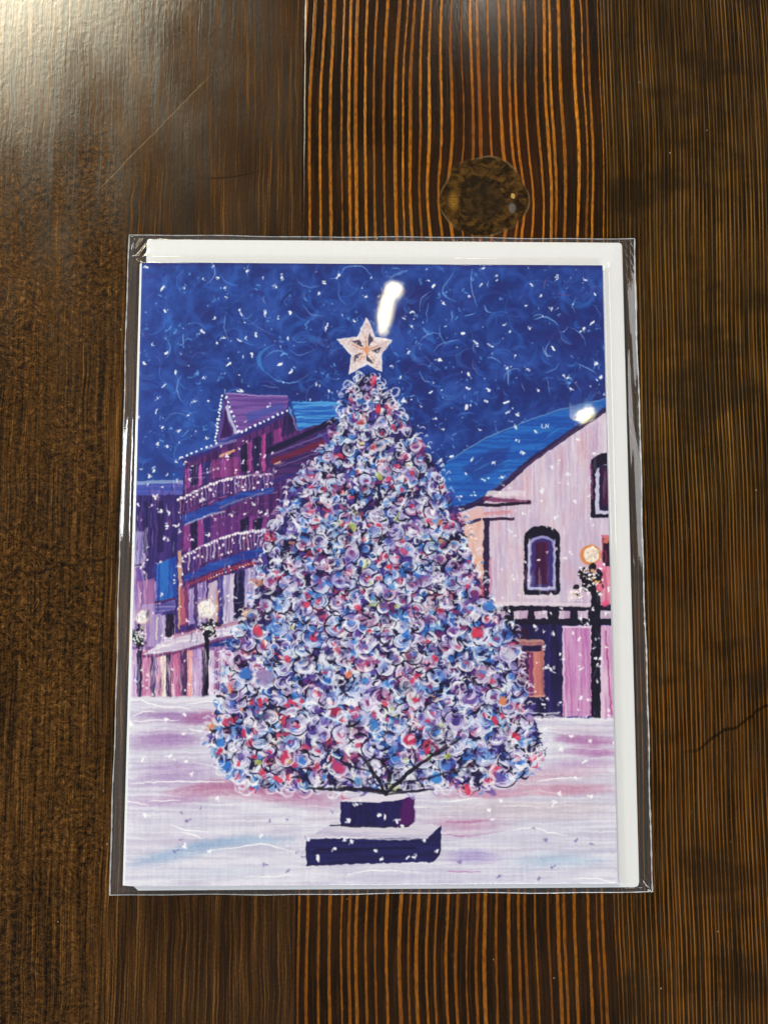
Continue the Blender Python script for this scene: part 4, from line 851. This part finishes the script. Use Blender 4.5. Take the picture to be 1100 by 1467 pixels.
def make_card():
    card = thing('greeting_card', 'greeting card printed with a snowy night painting of a decorated tree', 'greeting card')
    card.location = (0, 0, .9*mm)
    x0, x1, y0, y1 = -54.0, 54.0, -69.85, 69.9
    # front cover: sheet with thickness, curling down into the fold on the left
    xs = np.concatenate([[x0-.02, x0+.12, x0+.3], np.linspace(x0+.5, x0+4, 12), np.linspace(x0+5, x1, 52)])
    ys = np.linspace(y0, y1, 60)
    def top(x, y):
        z = .98-.62*math.exp(-(x-x0)/.55)-.42*math.exp(-(x-x0)/3.6)
        return z+.05*math.sin(x*.06+1)*math.cos(y*.035)+.04*max(0, (x-20)/34)**2
    nx, ny = len(xs), len(ys); v = []; f = []; mi = []
    for off in (0, -.26):
        for y in ys:
            for x in xs: v.append((x*mm, y*mm, (top(x, y)+off)*mm))
    N = nx*ny
    for j in range(ny-1):
        for i in range(nx-1):
            a = j*nx+i
            f.append((a, a+1, a+nx+1, a+nx)); mi.append(1 if i < 2 else 0)
            f.append((N+a, N+a+nx, N+a+nx+1, N+a+1)); mi.append(1)
    for i in range(nx-1):
        f.append((N+i, N+i+1, i+1, i)); a = (ny-1)*nx+i; f.append((a, a+1, N+a+1, N+a)); mi += [1, 1]
    for j in range(ny-1):
        a = j*nx; f.append((a, a+nx, N+a+nx, N+a)); a += nx-1; f.append((N+a, N+a+nx, a+nx, a)); mi += [1, 1]
    o = mesh_obj('front_cover', v, f, [print_material(), CARDSTOCK], card, True)
    me = o.data; me.polygons.foreach_set('material_index', mi)
    uvl = me.uv_layers.new(name='print'); li = np.empty(len(me.loops), np.int32); me.loops.foreach_get('vertex_index', li)
    va = np.array(v)/mm
    uvs = np.c_[(va[li, 0]-x0)/(x1-x0), (va[li, 1]-y0)/(y1-y0)].astype(np.float32); uvl.data.foreach_set('uv', uvs.ravel())
    me.set_sharp_from_angle(angle=math.radians(40))
    # back cover
    v = []; f = []
    pr = [(x0+.25, .12), (x0+.05, .34), (x0+.35, .40), (x1-.1, .40), (x1-.1, .12)]
    for y in (y0, y1): v += [(x*mm, y*mm, z*mm) for x, z in pr]
    n = len(pr)
    for j in range(n): f.append((j, j+n, (j+1) % n+n, (j+1) % n))
    f += [tuple(range(n)), tuple(range(2*n-1, n-1, -1))]
    mesh_obj('back_cover', v, f, CARDSTOCK, card)
    return card
make_card()

# ------------------------------------------------------------------ clear plastic sleeve
def film_material(name, haze, gloss=1.7, rough=.045, tint=(1, 1, 1, 1), bumpk=.35):
    s = Nodes(name); V, X, Y, Z = s.obj_mm()
    g = s.noise(V, 1.9, 2., .7); g2 = s.noise(s.vec(s.mul(X, .22), s.mul(Y, .12), 0.), 1., 2.)
    nrm = s.bump(s.add(g, s.mul(g2, 1.5)), bumpk, .00005)
    ge = s.t.nodes.new('ShaderNodeNewGeometry'); dt = s.t.nodes.new('ShaderNodeVectorMath'); dt.operation = 'DOT_PRODUCT'
    s.t.links.new(ge.outputs['Incoming'], dt.inputs[0]); s.t.links.new(ge.outputs['Normal'], dt.inputs[1])
    c = s.math('ABSOLUTE', dt.outputs['Value']); p = s.math('POWER', s.sub(1., c), 5.)
    fr = s.math('MINIMUM', s.mul(s.add(.04, s.mul(p, .96)), gloss), .95)
    tr = s.t.nodes.new('ShaderNodeBsdfTransparent'); tr.inputs[0].default_value = tint
    gl = s.t.nodes.new('ShaderNodeBsdfGlossy'); gl.inputs['Roughness'].default_value = rough; s.t.links.new(nrm, gl.inputs['Normal'])
    di = s.t.nodes.new('ShaderNodeBsdfDiffuse'); di.inputs[0].default_value = (.9, .92, .95, 1)
    m1 = s.t.nodes.new('ShaderNodeMixShader'); m1.inputs[0].default_value = haze; s.t.links.new(tr.outputs[0], m1.inputs[1]); s.t.links.new(di.outputs[0], m1.inputs[2])
    m2 = s.t.nodes.new('ShaderNodeMixShader'); s.put(m2.inputs[0], fr); s.t.links.new(m1.outputs[0], m2.inputs[1]); s.t.links.new(gl.outputs[0], m2.inputs[2])
    s.t.links.new(m2.outputs[0], s.out.inputs['Surface'])
    return s.m

def make_sleeve():
    sl = thing('plastic_sleeve', 'clear glossy plastic sleeve with shiny edges wrapped around card and envelope', 'plastic sleeve')
    FX0, FX1, FY0, FY1 = -57.0, 62.3, -72.35, 77.15
    rg = np.random.default_rng(5)
    film = film_material('sleeve_film', .008, bumpk=.05, rough=.03, gloss=1.4)
    back = film_material('sleeve_back_film', .012, gloss=1.0)
    seam = film_material('sleeve_seam', .42, 3., .12, bumpk=1.)
    nx, ny = 240, 250
    # denser columns near the side margins
    xs = np.unique(np.concatenate([np.linspace(FX0, -52, 40), np.linspace(-52, 53, 130), np.linspace(53, FX1, 56)])); nx = len(xs)
    ys = np.unique(np.concatenate([np.linspace(FY0, -68, 30), np.linspace(-68, 68, 150), np.linspace(68, FY1, 50)])); ny = len(ys)
    fx = np.interp(xs, [FX0, -56.2, -54.5, -53.2, -50, 53.7, 54.3, 55.9, 59.4, FX1], [.24, .55, 1.62, 1.93, 2.06, 2.08, 1.98, 1.10, 1.04, .24])
    fy = np.interp(ys, [FY0, -71.9, -71.2, -69.8, -67, 69.7, 70.1, 71.6, 76.1, FY1], [.24, .5, 1.1, 1.93, 2.08, 2.08, 1.95, 1.08, 1.02, .24])
    X, Y = np.meshgrid(xs, ys); Zm = np.minimum(fx[None, :], fy[:, None])
    for _ in range(3):
        P = np.pad(Zm, 1, mode='edge'); Zm2 = (P[1:-1, :-2]+P[1:-1, 2:]+P[:-2, 1:-1]+P[2:, 1:-1]+4*Zm)/8
        Zm2[0], Zm2[-1], Zm2[:, 0], Zm2[:, -1] = Zm[0], Zm[-1], Zm[:, 0], Zm[:, -1]; Zm = Zm2
    E = np.minimum(np.minimum(X-FX0, FX1-X), np.minimum(Y-FY0, FY1-Y))             # distance to the rim
    fade = np.clip(E/1.2, 0, 1)
    def waves(k, a, l0, l1, ang0, ang1):
        W = np.zeros_like(X)
        for _ in range(k):
            t = rg.uniform(ang0, ang1); l = rg.uniform(l0, l1); W += np.sin((X*math.cos(t)+Y*math.sin(t))*2*math.pi/l+rg.uniform(0, 6.3))
        return a*W/math.sqrt(k)
    Zm = Zm+fade*waves(7, .016, 18, 60, 0, 3.14)
    # slack, creased film in the left and right margins
    lm = np.clip((-53.6-X)/1.2, 0, 1)*fade; rm = np.clip((X-58.8)/1.2, 0, 1)*fade
    Zm = Zm+lm*(waves(5, .075, 1.1, 2.4, -.06, .06)*(.12+.88/(1+np.exp(-(Y-44)/5)))+.05*np.sin(Y*.11+1)+.10*np.exp(-((Y-62)/14)**2))
    Zm = Zm+rm*(waves(5, .05, 1.2, 2.6, -.06, .06)*(.2+.8/(1+np.exp(-(Y-48)/5)))+.05*np.sin(Y*.13)+.08*np.exp(-((Y-60)/10)**2))
    for cx, cy, an, R in ((-55.5, 76, -.6, 5), (61, 75.6, .7, 5), (61.2, -71.4, .6, 4), (-56, -71.4, -.6, 3)):
        g = np.exp(-((X-cx)**2+(Y-cy)**2)/R**2); u = (X-cx)*math.cos(an)+(Y-cy)*math.sin(an)
        Zm = Zm+fade*g*.16*np.sin(u*4.2)
    tp = np.exp(-((Y-75.2)/1.0)**2)*np.clip(E/.5, 0, 1)
    Zm = Zm+tp*.05*np.sin(X*.5+np.sin(X*.13)*4)
    Zm = np.maximum(Zm, .22)
    inside = (X > -53.5) & (X < 53.9) & (Y > -69.8) & (Y < 69.9)
    Zm = np.where(inside, np.maximum(Zm, 1.99), Zm)
    v = np.c_[(X*mm).ravel(), (Y*mm).ravel(), (Zm*mm).ravel()]
    wob = lambda y: .10*math.sin(y*.11)+.07*math.sin(y*.37+2)
    j, i = np.meshgrid(np.arange(ny-1), np.arange(nx-1), indexing='ij'); a = (j*nx+i).ravel()
    mesh_obj('front_film', v, np.c_[a, a+1, a+nx+1, a+nx].tolist(), film, sl, True)
    q = [(FX0+.05, FY0+.05), (FX1-.05, FY0+.05), (FX1-.05, FY1-.05), (FX0+.05, FY1-.05)]
    mesh_obj('back_film', [(x*mm, y*mm, .12*mm) for x, y in q]+[(x*mm, y*mm, .16*mm) for x, y in q], [(3, 2, 1, 0), (4, 5, 6, 7)]+[(k, (k+1) % 4, (k+1) % 4+4, k+4) for k in range(4)], back, sl)
    # heat sealed side seams and folded ends: narrow raised beads
    def bead(name, p0, p1, w, h, jag, z0=.17, n=150):
        p0 = np.array(p0); p1 = np.array(p1); d = (p1-p0)/np.linalg.norm(p1-p0); nrm = np.array([-d[1], d[0]]); v = []; f = []
        for k in range(n+1):
            c = p0+(p1-p0)*k/n; t = np.linalg.norm(p1-p0)*k/n
            c = c+nrm*(.10*math.sin(t*.11)+.06*math.sin(t*.31+1))*(1 if jag else .2)
            ww = w*(1+jag*rg.uniform(-.7, .9)); hh = h*(1+jag*rg.uniform(-.6, .6))
            for o_, z in ((-ww/2, 0), (-ww/4, hh*.8), (ww/4, hh), (ww/2, 0)): v.append((*(c+nrm*o_)*mm, (z0+z)*mm))
        for k in range(n):
            for m_ in range(3): a = k*4+m_; f.append((a, a+4, a+5, a+1))
            f.append((k*4+3, k*4+7, k*4+4, k*4))
        f += [(0, 1, 2, 3), (n*4+3, n*4+2, n*4+1, n*4)]
        mesh_obj(name, v, f, seam, sl)
    bead('side_seam', (FX0, FY0), (FX0, FY1), .26, .16, .6)
    bead('side_seam', (FX1, FY0), (FX1, FY1), .30, .18, .7)
    bead('bottom_fold', (FX0, FY0), (FX1, FY0), .16, .12, .25)
    bead('top_fold', (FX0, FY1), (FX1, FY1), .18, .14, .5)
    return sl
make_sleeve()
